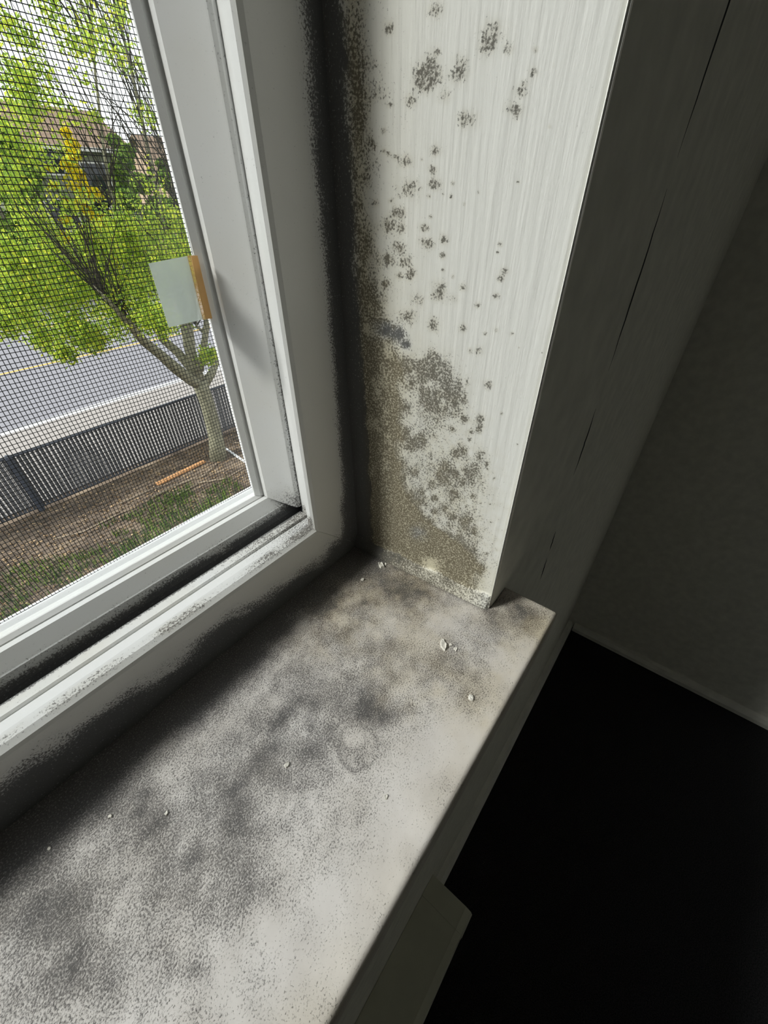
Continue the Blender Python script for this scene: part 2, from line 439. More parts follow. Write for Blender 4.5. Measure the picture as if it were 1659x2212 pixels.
# ------------------------------------------------------------------ stain and shade maps from marked spots
def jx(y_h): return 0.851 - 0.06 * y_h                 # reveal plane, slightly splayed, in units of S
def on_jamb(u, v):
    r = ray(u, v); t = 0.851 / (r[0] + 0.06 * r[1]); return r[1] * t, r[2] * t
def on_sill(u, v):
    r = ray(u, v); t = -1.0 / r[2]; return r[0] * t, r[1] * t
def splat(P, Q, f, spots, amp=0.8, hard=1.3, seed=3, edge=0.25, freq=60):
    """density of round spots: spots hold image-measured centre and radius, turned into surface coordinates by f"""
    out = np.zeros_like(P)
    warp = fbm(P * freq, Q * freq, seed, 3) - 0.5
    for s in spots:
        u, v, r = s[:3]
        a = s[3] if len(s) > 3 else amp
        p0, q0 = f(u, v)
        ax, aq = f(u + r, v), f(u, v + r)
        J = np.array([[ax[0] - p0, aq[0] - p0], [ax[1] - q0, aq[1] - q0]])
        Ji = np.linalg.inv(J)
        reach = 2.6 * max(abs(J).sum(1))
        sel = (abs(P - p0) < reach) & (abs(Q - q0) < reach)
        if not sel.any(): continue
        dp, dq = P[sel] - p0, Q[sel] - q0
        a1, a2 = Ji[0, 0] * dp + Ji[0, 1] * dq, Ji[1, 0] * dp + Ji[1, 1] * dq
        d = np.sqrt(a1 * a1 + a2 * a2) + warp[sel] * 4 * edge
        k = a * np.exp(-hard * np.clip(d, 0, 9) ** 2)
        out[sel] = 1 - (1 - out[sel]) * (1 - np.clip(k, 0, 1))
    return out
def s5(lst): return [(600 + x * .4822, y * .4822, r * .4822) + tuple(k) for x, y, r, *k in lst]
def s4(lst): return [(560 + x * .422, 900 + y * .422, r * .422) + tuple(k) for x, y, r, *k in lst]
J_SPOTS = s5([(700, 45, 32), (503, 125, 24), (712, 235, 14), (650, 340, 44, .7), (695, 340, 46, .8), (640, 380, 30, .5), (690, 270, 34, .5), (805, 325, 44, .7), (830, 270, 34, .5), (955, 165, 52, .7), (970, 110, 36, .5), (940, 210, 36, .45),
    (1022, 222, 24), (1153, 222, 12), (1145, 320, 22), (1090, 412, 28), (1100, 375, 18, .5), (1058, 490, 32, .8), (850, 535, 34, .8), (595, 455, 24), (502, 470, 11), (750, 430, 26, .6), (1237, 295, 6), (1217, 568, 8),
    (708, 680, 23, .7), (695, 760, 18, .7), (715, 825, 24, .8), (690, 825, 14, .6), (1077, 815, 9), (785, 820, 8), (775, 882, 9), (585, 850, 40), (610, 830, 24, .5), (575, 720, 28), (530, 703, 13), (497, 690, 8), (475, 675, 10),
    (475, 585, 11), (430, 655, 12), (435, 910, 18), (505, 900, 10), (540, 955, 28), (495, 1015, 26), (555, 1025, 22), (655, 1020, 17, .95), (683, 970, 8), (650, 1080, 18), (680, 1095, 20, .9), (740, 1068, 20), (735, 1145, 13),
    (545, 1110, 24), (490, 1160, 22), (570, 1175, 26), (595, 1230, 22), (545, 1235, 14), (485, 1270, 15), (630, 1340, 24, .6), (720, 1290, 30, .55), (735, 1320, 26, .5), (700, 1330, 18, .5), (790, 1340, 22, .45), (830, 1290, 15), (785, 1240, 6), (740, 1210, 7), (895, 1368, 13), (978, 1325, 13),
    (1014, 1212, 16, .9), (998, 1250, 15, .9), (995, 1092, 10), (985, 1130, 6), (580, 1415, 30), (480, 1470, 34, .95), (530, 1480, 34, .95), (572, 1545, 18, 1), (695, 1455, 26, .7), (828, 1470, 16), (930, 1495, 8), (978, 1480, 10), (1047, 1495, 7),
    (860, 1568, 12, .7), (895, 1570, 18, .7), (1080, 1557, 5), (1185, 1580, 4), (530, 1640, 25), (640, 1640, 28), (700, 1600, 26), (740, 1640, 20), (900, 862, 5), (835, 915, 5), (675, 880, 8), (740, 870, 6), (645, 715, 6), (545, 880, 8), (420, 640, 18, .5), (450, 420, 40, .5), (420, 300, 40, .4)])
J_SPOTS += s4([(690, 70, 25), (735, 100, 20), (775, 140, 24), (830, 125, 28), (1050, 15, 18), (1135, 10, 14), (1085, 80, 14), (1125, 65, 18), (1080, 120, 12), (990, 65, 12), (1040, 175, 28, .7), (1005, 190, 20, .7), (1130, 205, 26), (1165, 240, 12),
    (1320, 143, 4), (1170, 268, 4), (1170, 298, 4), (1205, 315, 7, .6), (795, 280, 22), (720, 250, 20), (970, 280, 42, .7), (1080, 285, 46, .7), (1100, 340, 30, .5), (920, 300, 20), (880, 350, 18), (830, 385, 15), (895, 418, 13, .9), (945, 330, 25), (1050, 335, 20),
    (825, 435, 14, .9), (895, 485, 13, .9), (1005, 405, 25), (1095, 410, 12), (740, 430, 20), (1135, 440, 5), (1180, 447, 5), (1060, 460, 6), (950, 470, 10), (815, 590, 26, .95), (870, 540, 18), (990, 520, 20), (1060, 550, 32), (1095, 590, 24), (960, 600, 18),
    (1015, 620, 14), (1075, 640, 8), (1000, 650, 25), (1060, 690, 34), (1090, 720, 20), (1020, 725, 12), (1215, 683, 5), (1165, 700, 5), (950, 760, 30, .8), (1010, 775, 34, .8), (1135, 775, 22), (1130, 805, 9), (1065, 770, 12), (1185, 540, 5), (1200, 320, 5)])
J_SPOTS += [(935, 795, 28, .5), (965, 810, 28, .42), (960, 850, 32, .5), (985, 870, 22, .5), (920, 860, 22, .5), (938, 800, 12, .6), (962, 838, 12, .6), (980, 852, 9, .6), (890, 830, 14), (990, 845, 18, .6), (880, 790, 18), (915, 800, 20, .7), (945, 880, 24, .42), (1053, 833, 8), (1035, 905, 8), (1083, 893, 3), (1040, 920, 5), (870, 880, 15), (875, 935, 13), (890, 960, 12), (868, 800, 14), (1047, 720, 4), (1108, 720, 3)]
J_EDGE = [(752, -60), (778, 0), (788, 100), (790, 200), (798, 300), (800, 400), (808, 480), (820, 560), (826, 640), (840, 690), (862, 740), (878, 800), (872, 860), (866, 920), (872, 980), (880, 1040), (898, 1090), (930, 1130), (975, 1160), (1015, 1195), (1045, 1230)]

# ------------------------------------------------------------------ window reveal (right jamb lining)
ys = np.linspace(0.785, 0.252, 250)
zs = np.concatenate([np.arange(-1.0, 0.62, 0.0028), np.linspace(0.62, (ZTOP - SILL) / S - 1.0, 40)])
Y, Z = np.meshgrid(ys, zs)
X = jx(Y)
# caulked foot strip, brush marks, rounded arris
foot = 1 - sstep(-0.962, -0.950, Z + 0.004 * np.sin(Y * 40))
X = X - foot * (0.010 + 0.012 * (1 - sstep(-1.0, -0.965, Z)))
X = X + 0.0007 * (fbm(Y * 26, Z * 3.0, 5, 3) - 0.5)
X = X + 0.010 * sstep(0.264, 0.252, Y) ** 1.5
eb = np.array([on_jamb(*p) for p in J_EDGE]); o_ = np.argsort(eb[:, 1])
yb = np.interp(Z, eb[o_, 1], eb[o_, 0])
dist = Y - yb + 0.05 * (fbm(Y * 22, Z * 14, 9, 4) - 0.5)
n1 = fbm(Y * 30, Z * 24, 21, 4)
n2 = fbm(Y * 75, Z * 40, 31, 3)
low = sstep(0.1, -0.75, Z)
band = sstep(-0.012, 0.02, dist) * np.clip(0.20 + 0.46 * n1 + 0.34 * (n2 - 0.5) + 0.16 * low, 0.1, 0.70)
halo = np.exp(-np.clip(-dist, 0, 9) / (0.070 + 0.04 * low)) * (0.12 + 0.62 * n1 * n1)
corner = sstep(0.708, 0.742, Y + 0.02 * (n1 - 0.5) + 0.02 * low)
dcor = (0.80 + 0.16 * low) * corner  # density eased higher up: lens haze painted into the mould
J_S = splat(Y, Z, on_jamb, J_SPOTS, amp=0.74, hard=0.75, seed=3, edge=0.30, freq=70)
streak = fbm(Y * 120, Z * 8, 41, 2)
J_S = np.minimum(J_S * (0.62 + 0.75 * streak), 0.70)
dens = 1 - (1 - np.clip(band, 0, 1)) * (1 - np.clip(halo, 0, 1)) * (1 - np.clip(dcor, 0, 1)) * (1 - np.clip(J_S * 0.88, 0, 1))
lowpatch = splat(Y, Z, on_jamb, [(960, 1060, 80, .4), (940, 900, 70, .35), (1000, 1130, 70, .38), (930, 980, 70, .25), (1010, 1200, 50, .4), (820, 1090, 70, .5), (860, 1150, 60, .5)], hard=0.9, seed=8)
dens = np.where(dcor > 0.4, dens, np.minimum(1 - (1 - dens) * (1 - np.clip(lowpatch * (0.35 + 0.8 * n2), 0, 1)), np.maximum(0.70, J_S)))
dens = np.where(foot > 0.5, np.clip(0.66 + 0.35 * (n1 - 0.4) + 0.35 * sstep(0.55, 0.76, Y) - 0.12 * sstep(0.45, 0.3, Y), 0, 1), dens)
clean = splat(Y, Z, on_jamb, [(935, 1222, 15, .55), (920, 1216, 10, .5)], hard=1.0, seed=4)
dens = dens * (1 - clean)
brown = np.clip(0.9 * sstep(-0.02, 0.05, dist) * (0.35 + 0.9 * n1) + 0.46 * np.exp(-np.clip(-dist, 0, 9) / 0.09), 0, 1)
brown = np.maximum(brown, 0.55 * np.clip(lowpatch * 1.5, 0, 1)) * (1 - 0.9 * sstep(0.70, 0.735, Y)) * np.where(foot > 0.5, 0.6, 1)
black = splat(Y, Z, on_jamb, [(835, 712, 26, 1), (862, 720, 22, 1), (877, 745, 14, 1), (905, 1150, 16, .8)], hard=1.2, seed=6)
brown = np.clip(brown + 0.40 * J_S * (1 - sstep(0.70, 0.735, Y)), 0, 1) * (1 - black)
dens = np.maximum(dens, 0.85 * black)
def grid_quads(r, c):
    i = np.arange(r * c).reshape(r, c)
    return np.stack([i[:-1, :-1], i[:-1, 1:], i[1:, 1:], i[1:, :-1]], -1).reshape(-1, 4)
rows, cols = Y.shape
V = np.stack([X * S, Y * S, Z * S + ZC], -1).reshape(-1, 3)
Q = grid_quads(rows, cols)
# back of the lining, so that it has thickness
nv = len(V)
back = np.array([[XO1 - 0.0004, ys[0] * S, zs[0] * S + ZC], [XO1 - 0.0004, ys[-1] * S, zs[0] * S + ZC], [XO1 - 0.0004, ys[-1] * S, zs[-1] * S + ZC], [XO1 - 0.0004, ys[0] * S, zs[-1] * S + ZC]])
V2 = np.vstack([V, back])
c0, c1, c2, c3 = 0, cols - 1, rows * cols - 1, (rows - 1) * cols
Q2 = np.vstack([Q[:, ::-1], [[nv, nv + 1, nv + 2, nv + 3]], [[c0, nv, nv + 3, c3]], [[c1, c2, nv + 2, nv + 1]], [[c0, c1, nv + 1, nv]], [[c3, nv + 3, nv + 2, c2]]])
me = fast_mesh('trim_reveal', V2, Q2, True)
set_attr(me, 'mould', np.append(dens.ravel(), [0] * 4)); set_attr(me, 'brown', np.append(brown.ravel(), [0] * 4))
tag(link('trim_reveal', me, M_jamb), 'white painted window reveal spotted with black and brown mould', 'reveal', kind='structure')

# ------------------------------------------------------------------ windowsill (stool with a horn past the reveal)
xs = np.concatenate([np.linspace(-6.9, -0.75, 60, endpoint=False), np.arange(-0.75, 0.9461, 0.0042)])
xs[-1] = 0.946
ysl = np.concatenate([[0.079, 0.0795, 0.081, 0.083, 0.0855], np.arange(0.0885, 0.80, 0.0042)])
Xs, Ys = np.meshgrid(xs, ysl)
r_ = 0.013
def rnd(d): 
    t = np.clip(1 - d / r_, 0, 1); return r_ * (1 - np.sqrt(np.clip(1 - t * t, 0, 1)))
drop = np.maximum(rnd(Ys - 0.079), rnd(0.946 - Xs))
N1 = fbm(Xs * 9, Ys * 9, 51, 5); N2 = fbm(Xs * 28, Ys * 28, 61, 4); N3 = fbm(Xs * 70, Ys * 70, 71, 3)
Zs = -1.0 - drop + 0.003 * (fbm(Xs * 14, Ys * 14, 81, 4) - 0.5) * sstep(0, 0.03, Ys - 0.079)
B_SPOTS = [(690, 1500, 90, .45), (800, 1535, 52, .72), (850, 1545, 34, .5), (760, 1500, 40, .4), (790, 1630, 34, .35), (770, 1640, 28, .3), (720, 1330, 60, .6), (760, 1345, 34, .5), (690, 1290, 50, .5), (640, 1350, 50, .4), (860, 1260, 60, .6), (920, 1280, 50, .5), (800, 1250, 50, .5),
    (900, 1420, 60, .4), (830, 1420, 40, .35), (870, 1500, 40, .3), (1010, 1360, 50, .35), (960, 1420, 40, .3), (1020, 1500, 45, .3), (1000, 1440, 50, .25), (560, 1640, 120, .42), (480, 1740, 120, .42), (620, 1560, 80, .35), (380, 1850, 120, .35), (250, 1760, 60, .5), (330, 1740, 60, .4),
    (420, 2095, 30, .55), (360, 2060, 40, .4), (250, 2120, 80, .38), (530, 1900, 60, .35), (130, 1930, 80, .4), (160, 2060, 80, .35), (520, 1790, 60, .35), (690, 1620, 50, .3), (600, 1480, 50, .35), (1120, 1330, 40, .55), (1090, 1305, 30, .7), (1150, 1320, 40, .3), (1060, 1350, 30, .3), (850, 1375, 30, .35), (900, 1340, 25, .35), (870, 1395, 22, .35), (650, 1420, 30, .3), (60, 1990, 100, .4), (60, 2150, 100, .35), (470, 1990, 60, .25)]  # spots at the horn's inner corner paint in the reveal's cast shadow
bl = splat(Xs, Ys, on_sill, B_SPOTS, hard=1.0, seed=13, edge=0.22, freq=26)
dj = 0.767 - Ys                                        # distance from the frame's foot
strip = 1 - sstep(0.055, 0.175, dj + 0.09 * (N1 - 0.5) + 0.05 * (N2 - 0.5) + 0.03 * sstep(0.2, 0.7, Xs))
dcorner = np.exp(-((Xs - 0.80) ** 2 + (Ys - 0.74) ** 2) / 0.022)
sdens = 0.36 + 0.34 * (N1 - 0.5) + 0.30 * (N2 - 0.5) + 0.26 * (N3 - 0.5)
sdens = sdens - 0.08 * sstep(0.26, 0.10, Ys) + 0.10 * sstep(0.3, -0.3, Xs) * sstep(0.2, 0.4, Ys)
sdens = 1 - (1 - np.clip(sdens, 0.10, 1)) * (1 - np.clip(bl * (0.60 + 0.85 * N2), 0, 1))
sdens = 1 - (1 - sdens) * (1 - 0.97 * np.clip(strip, 0, 1)) * (1 - 0.85 * np.clip(dcorner, 0, 1))
# joint line along the reveal
dl = jx(Ys) - 0.02 - Xs
sdens = 1 - (1 - sdens) * (1 - 0.5 * np.exp(-(np.clip(dl, 0, 9) / 0.012) ** 2) * (N2 > 0.35) * (Ys > 0.25))
# tide mark left by a drop of water
px0, py0 = on_sill(772, 1612)
def ring(u, v, rx, ry, wd):
    p0, q0 = on_sill(u, v); ax = on_sill(u + rx, v); aq = on_sill(u, v + ry)
    J = np.linalg.inv(np.array([[ax[0] - p0, aq[0] - p0], [ax[1] - q0, aq[1] - q0]]))
    dp, dq = Xs - p0, Ys - q0
    d = np.sqrt((J[0, 0] * dp + J[0, 1] * dq) ** 2 + (J[1, 0] * dp + J[1, 1] * dq) ** 2) + 0.5 * (N2 - 0.5)
    return np.exp(-((d - 1) / wd) ** 2)
tide = np.maximum(0.45 * ring(772, 1614, 44, 48, 0.10), 0.35 * ring(765, 1602, 26, 20, 0.2))
sdens = 1 - (1 - sdens) * (1 - tide)
light = splat(Xs, Ys, on_sill, [(735, 1340, 22, .5), (770, 1590, 26, .45), (650, 1345, 26, .35), (930, 1365, 50, .3), (880, 1380, 40, .25), (1000, 1600, 70, .3), (900, 1750, 60, .2), (800, 1900, 60, .2), (690, 2080, 60, .2), (860, 1640, 60, .3)], hard=1.0, seed=15, freq=26)
sdens = sdens * (1 - light)
sdens = np.maximum(sdens, 0)
sbrown = np.clip(splat(Xs, Ys, on_sill, [(720, 1320, 70, .7), (880, 1265, 80, .8), (760, 1250, 70, .7), (900, 1400, 90, .5), (1020, 1480, 80, .5), (1110, 1320, 70, .6), (1165, 1360, 22, .8), (1150, 1350, 14, .9), (850, 1480, 50, .4), (640, 1360, 50, .4)], hard=1.0, seed=14, freq=30)
                 + 0.35 * sstep(0.20, 0.09, Ys) * (0.4 + N1) + 0.25 * (N1 - 0.35), 0, 1) * (1 - 0.8 * np.clip(strip, 0, 1))
rows, cols = Xs.shape
idx = np.arange(rows * cols).reshape(rows, cols)
Qs = grid_quads(rows, cols)
cx = Xs.ravel()[Qs].mean(1); cy = Ys.ravel()[Qs].mean(1)
Qs = Qs[~((cx > 0.8425) & (cy > 0.2495))]
V = np.stack([Xs * S, Ys * S, Zs * S + ZC], -1).reshape(-1, 3)
TH = 0.021
nv = len(V)
fl = V[idx[0]].copy(); fl[:, 2] = SILL - TH
ri = idx[:, -1][ysl < 0.25]
rl = V[ri].copy(); rl[:, 2] = SILL - TH
V2 = np.vstack([V, fl, rl])
a = idx[0]; b = nv + np.arange(cols)
Qf = np.stack([a[:-1], b[:-1], b[1:], a[1:]], -1)
a2 = ri; b2 = nv + cols + np.arange(len(ri))
Qr = np.stack([a2[:-1], b2[:-1], b2[1:], a2[1:]], -1)
k = len(V2)
V2 = np.vstack([V2, [[-6.9 * S, 0.079 * S, SILL - TH], [0.946 * S, 0.079 * S, SILL - TH], [0.946 * S, YW - 0.0004, SILL - TH], [-6.9 * S, YW - 0.0004, SILL - TH]]])
me = fast_mesh('trim_sill', V2, np.vstack([Qs, Qf, Qr, [[k + 3, k + 2, k + 1, k]]]), True)
pad = len(V2) - nv
set_attr(me, 'mould', np.append(sdens.ravel(), np.full(pad, 0.12))); set_attr(me, 'brown', np.append(sbrown.ravel(), np.full(pad, 0.1)))
tag(link('trim_sill', me, M_stool), 'white painted windowsill speckled grey with mould, rounded front edge', 'windowsill', kind='structure')

# ------------------------------------------------------------------ window
win = empty('window_1', (-0.2, 0.16, SILL))
tag(win, 'white vinyl window frame with dark insect screen above the mouldy sill', 'window', kind='structure')

def member(name, prof, side, lo, hi, base, mitre, mat, parent, mould=None, step=0.006, back=True):
    """a frame member: prof = [(d, y)] with d measured inward from the outer edge at 'base' (units of S); lo/hi = ends along its length;
    mitre = (m0, m1): how the two ends follow d (+1 shortens with d, 0 is square)"""
    pts = []
    for (d0, y0), (d1, y1) in zip(prof[:-1], prof[1:]):
        n = max(1, int(math.hypot(d1 - d0, y1 - y0) / 0.009))
        for i in range(n): pts.append((d0 + (d1 - d0) * i / n, y0 + (y1 - y0) * i / n))
    pts.append(prof[-1])
    npf = len(pts)
    D = np.array([p[0] for p in pts]); YY = np.array([p[1] for p in pts])
    n = max(2, int((hi - lo) * S / step))
    t = np.linspace(0, 1, n)
    m0 = D * mitre[0] if not callable(mitre[0]) else np.array([mitre[0](d, y) for d, y in pts])
    m1 = D * mitre[1] if not callable(mitre[1]) else np.array([mitre[1](d, y) for d, y in pts])
    A = lo + m0; B = hi - m1
    Lg = A[None, :] + (B - A)[None, :] * t[:, None]
    Dg = np.repeat(D[None, :], n, 0); Yg = np.repeat(YY[None, :], n, 0)
    if side == 'bottom': Xg, Zg = Lg, base + Dg
    elif side == 'top': Xg, Zg = Lg, base - Dg
    elif side == 'right': Xg, Zg = base - Dg, Lg
    else: Xg, Zg = base + Dg, Lg
    V = np.stack([Xg * S, Yg * S, Zg * S + ZC], -1).reshape(-1, 3)
    Q = grid_quads(n, npf)
    # close the back with one strip so the member is solid
    i = np.arange(n * npf).reshape(n, npf)
    Qb = np.stack([i[:-1, -1], i[:-1, 0], i[1:, 0], i[1:, -1]], -1)
    Q = np.vstack([Q, Qb])
    if side in ('bottom', 'left'): Q = Q[:, ::-1]
    me = fast_mesh(name, V, Q, False)
    bm = bmesh.new(); bm.from_mesh(me)
    bmesh.ops.holes_fill(bm, edges=[e for e in bm.edges if e.is_boundary], sides=0)
    bmesh.ops.recalc_face_normals(bm, faces=list(bm.faces))
    bm.to_mesh(me); bm.free()
    nn = len(me.vertices)
    if mould is not None:
        d, br = mould(Xg, Yg, Zg)
        set_attr(me, 'mould', d.ravel()[:nn]); set_attr(me, 'brown', br.ravel()[:nn])
    else:
        set_attr(me, 'mould', np.full(nn, 0.05)); set_attr(me, 'brown', np.zeros(nn))
    return link(name, me, mat, parent)

def frame_mould_shade(Xg, Yg, Zg):
    a = fbm(Xg * 14, Zg * 14 + Yg * 9, 91, 4); b_ = fbm(Xg * 45, Zg * 45 + Yg * 30, 95, 3)
    h = Zg + 1.0                                          # height over the sill
    s = 0.806 - Xg                                        # distance from the reveal
    front = Yg < 0.7755
    reach = 0.100 - 0.030 * sstep(0.15, 0.6, Xg) + 0.05 * sstep(0.60, 0.76, Xg)
    f1 = 1 - sstep(-0.045, 0.065, h - reach + 0.09 * (a - 0.5) + 0.03 * (b_ - 0.5))
    f2 = 1 - sstep(-0.02, 0.045, s - 0.040 - 0.03 * sstep(-0.6, -0.95, Zg) + 0.03 * (a - 0.5) + 0.015 * (b_ - 0.5))
    base = 0.10 + 0.14 * sstep(0.0, 0.12, 0.15 - h) * (a + 0.3) + 0.12 * (1 - sstep(0.03, 0.12, s))
    d = np.where(front, np.maximum(np.maximum(f1, f2) * 0.97, base), 0.10)
    isb = (h < 0.24) & ~front
    bead = isb & (Yg < 0.812)
    d = np.where(bead, np.clip(0.30 + 0.75 * (a - 0.38) + 0.25 * sstep(0.2, 0.6, Xg), 0, 1), d)
    flat = isb & (Yg >= 0.812) & (Yg < 0.841)
    d = np.where(flat, 0.04 + 0.42 * sstep(0.25, 0.6, Xg) * (0.5 + a), d)
    ledge = isb & (Yg >= 0.8405) & (Yg < 0.882)
    d = np.where(ledge, 0.16 + 0.45 * sstep(0.15, 0.62, Xg) * (0.4 + 1.1 * a) + 0.1 * (b_ - 0.5), d)
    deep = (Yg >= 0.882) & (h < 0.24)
    d = np.where(deep, 0.92, d)  # slot nearly black: mould plus the shade of the recess painted in
    br = np.where(front, 0.22 * (1 - np.maximum(f1, f2)), np.where(bead | ledge, 0.45 * a, 0.1))
    return np.clip(d, 0, 1), np.clip(br, 0, 1)
def sash_mould(Xg, Yg, Zg):
    a = fbm(Xg * 16, Zg * 16, 101, 4)
    low = Zg + 0.755
    st2 = 1 - sstep(-0.060, -0.031, low + 0.025 * (a - 0.5))
    d = 0.10 + 0.0 * a + 0.85 * st2
    mid = (low < -0.029) & (low > -0.06)
    d = np.where(mid, np.maximum(d, 0.30 * (0.5 + a)), d)
    cor = np.exp(-(((Xg - 0.66) / 0.05) ** 2 + ((Zg + 0.78) / 0.06) ** 2))
    d = 1 - (1 - d) * (1 - 0.75 * cor * (0.4 + 1.2 * a))
    sd = Xg - 0.640
    d = np.where(sd > 0, np.maximum(d, 0.20 + 0.5 * sstep(0.0, 0.02, sd) * sstep(0.3, -0.8, Zg)), d)
    return np.clip(d, 0, 1), np.clip(0.25 * a, 0, 1)

X0, ZT = -6.75, 5.38         # outer left edge / top edge of the frame (units of S, from the camera)
XRF = 0.806
FR = [(0.0, 0.770), (0.172, 0.770), (0.180, 0.774), (0.188, 0.788), (0.191, 0.812), (0.191, 0.838), (0.182, 0.8395), (0.182, 0.8505), (0.190, 0.852), (0.190, 0.883), (0.085, 0.884), (0.085, 1.16), (0.0, 1.16)]
FS = [(0.0, 0.770), (0.176, 0.770), (0.186, 0.775), (0.190, 0.784), (0.190, 0.800), (0.150, 0.803), (0.150, 0.870), (0.080, 0.872), (0.080, 1.16), (0.0, 1.16)]
g_ = 0.0008
run = lambda d, y: (d if y < 0.803 else 0.15) + g_
mit = lambda d, y: d + g_
member('bottom_rail', FR, 'bottom', X0, XRF, -1.0, (run, run), M_frame, win, frame_mould_shade)
member('side_stile', FS, 'right', -1.0, ZT, XRF, (mit, mit), M_frame, win, frame_mould_shade)
member('side_stile', FS, 'left', -1.0, ZT, X0, (mit, mit), M_frame, win, frame_mould_shade, step=0.05)
member('top_rail', FS, 'top', X0, XRF, ZT, (mit, mit), M_frame, win, None, step=0.05)
XM = -2.75                   # the middle post between the two lights
MB().box((XM - 0.19) * S, XM * S, 0.800 * S, 1.15 * S, (-0.815) * S + ZC, (ZT - 0.185) * S + ZC).bevel(0.002).build('mullion', M_frame, win)
# right sash, holding the screen
sash = empty('sash', win.location); sash.parent = win; sash.location = (0, 0, 0)
sash.matrix_parent_inverse = Matrix.Identity(4)
def member2(name, prof, side, lo, hi, base, mitre, mould, step=0.006, mat=None):
    o = member(name, prof, side, lo, hi, base, mitre, mat or M_frame, None, mould, step)
    o.parent = sash; o.location = -Vector(win.location)
    return o
ZS0, XS1, ZS1 = -0.755, 0.595, ZT - 0.27       # inner edges of the right sash
EB, ER = 0.115, 0.150                             # how far its rail and stile reach back into the frame
def sprof(E, c, cy, st, gb):
    """chamfered sash member: c = width of the 45 degree chamfer, st = (drop, depth) of the strip below it"""
    return [(0.0, 0.99), (0.0, 0.96 - cy - st[1]), (E - c - st[0], 0.96 - cy - st[1]), (E - c - 0.002, 0.96 - cy - 0.003), (E - c, 0.96 - cy), (E, 0.96), (E, 0.976), (E - 0.004, 0.982), (E + gb[0], 0.984), (E + gb[0] + 0.002, 0.982), (E + gb[1], 0.994), (E + gb[1], 0.9985), (E - 0.02, 0.9985), (E - 0.02, 1.05), (0.0, 1.05)]
pb, ps = sprof(EB, 0.030, 0.030, (0.035, 0.015), (-0.002, 0.006)), sprof(ER, 0.0450, 0.078, (0.009, 0.008), (0.008, 0.0225))
def mit_b(d, y):
    if d > EB: return ER + (d - EB) * 3.75 + g_
    return ER - min(EB - d, 0.030) * (0.0450 / 0.030) + g_ if d > EB - 0.031 else 0.012
def mit_s(d, y):
    if d > ER: return EB + (d - ER) / 3.75 + g_
    return EB - min(ER - d, 0.0450) * (0.030 / 0.0450) + g_ if d > ER - 0.0455 else EB - 0.030 + g_
member2('sash_rail', pb, 'bottom', XM, XS1 + ER, ZS0 - EB, (lambda d, y: 0.05, mit_b), sash_mould)
member2('sash_stile', ps, 'right', ZS0 - EB, ZS1 + EB, XS1 + ER, (mit_s, mit_s), sash_mould)
member2('sash_rail', pb, 'top', XM, XS1 + ER, ZS1 + EB, (lambda d, y: 0.05, mit_b), None, step=0.05)
member2('sash_stile', ps, 'left', ZS0 - EB, ZS1 + EB, XM - 0.05, (mit_s, mit_s), None, step=0.05)
# screen frame
def sframe(name, side, lo, hi, base, m0, m1, step=0.01):
    p = [(0, 1.09), (0.0, 1.066), (0.036, 1.066), (0.038, 1.074), (0.043, 1.074), (0.046, 1.069), (0.0485, 1.078), (0.0625, 1.116), (0.0625, 1.134), (0.0, 1.134)]
    return member2(name, p, side, lo, hi, base, (m0, m1), lambda a, b, c: (np.full_like(a, 0.10), np.full_like(a, 0.0)), step)
BX = 0.590 * 1.1 + 0.060; BZ = -0.870; TZ = ZS1 + 0.02
mt = lambda d, y: d + g_
sframe('screen_frame', 'bottom', XM + 0.14, BX, BZ, mt, mt)
sframe('screen_frame', 'right', BZ, TZ, BX, mt, mt)
sframe('screen_frame', 'top', XM + 0.14, BX, TZ, mt, mt, 0.05)
sframe('screen_frame', 'left', BZ, TZ, XM + 0.14, mt, mt, 0.05)
# insect mesh: real wires, too many to pick apart singly
def wires():
    xa, xb, za, zb = (XM + 0.17) * S, (BX - 0.045) * S, (BZ + 0.045) * S + ZC, (TZ - 0.045) * S + ZC
    px, pz, rad = 0.00166, 0.00187, 0.000140
    vs, qs, base = [], [], 0
    ym = 1.124 * S
    ring4 = np.array([(1, 0), (0, 1), (-1, 0), (0, -1)]) * rad
    def add(line, horiz):
        nonlocal base
        n = len(line)
        P = np.repeat(line[:, None, :], 4, 1)
        if horiz: P[:, :, 1] += ring4[None, :, 0]; P[:, :, 2] += ring4[None, :, 1]
        else: P[:, :, 0] += ring4[None, :, 0]; P[:, :, 1] += ring4[None, :, 1]
        vs.append(P.reshape(-1, 3))
        i = np.arange(n - 1)[:, None] * 4 + np.arange(4)[None, :]
        j = np.arange(n - 1)[:, None] * 4 + (np.arange(4)[None, :] + 1) % 4
        qs.append(np.stack([i, j, j + 4, i + 4], -1).reshape(-1, 4) + base)
        base += n * 4
    nx = int((xb - xa) / px); nz = int((zb - za) / pz)
    zl = np.concatenate([np.linspace(za, ZC + 0.13, 26), np.linspace(ZC + 0.13, zb, 8)[1:]])
    for k in range(nx + 1):
        x = xb - k * px
        w_ = 0.0016 * (vnoise(np.full_like(zl, x * 45), zl * 28, 5) - 0.5) + 0.00018 * (RNG.random(len(zl)) - 0.5)
        add(np.stack([x + w_, np.full_like(zl, ym), zl], -1), False)
    xl = np.concatenate([np.linspace(xa, -0.06, 8), np.linspace(-0.06, xb, 22)[1:]])
    for k in range(nz + 1):
        z = za + k * pz
        w_ = 0.0014 * (vnoise(xl * 36, np.full_like(xl, z * 40), 8) - 0.5) + 0.00018 * (RNG.random(len(xl)) - 0.5)
        add(np.stack([xl, np.full_like(xl, ym + 0.0001), z + w_], -1), True)
    return fast_mesh('insect_mesh', np.vstack(vs), np.vstack(qs))
im = link('insect_mesh', wires(), M_wire); im.parent = sash; im.location = -Vector(win.location)
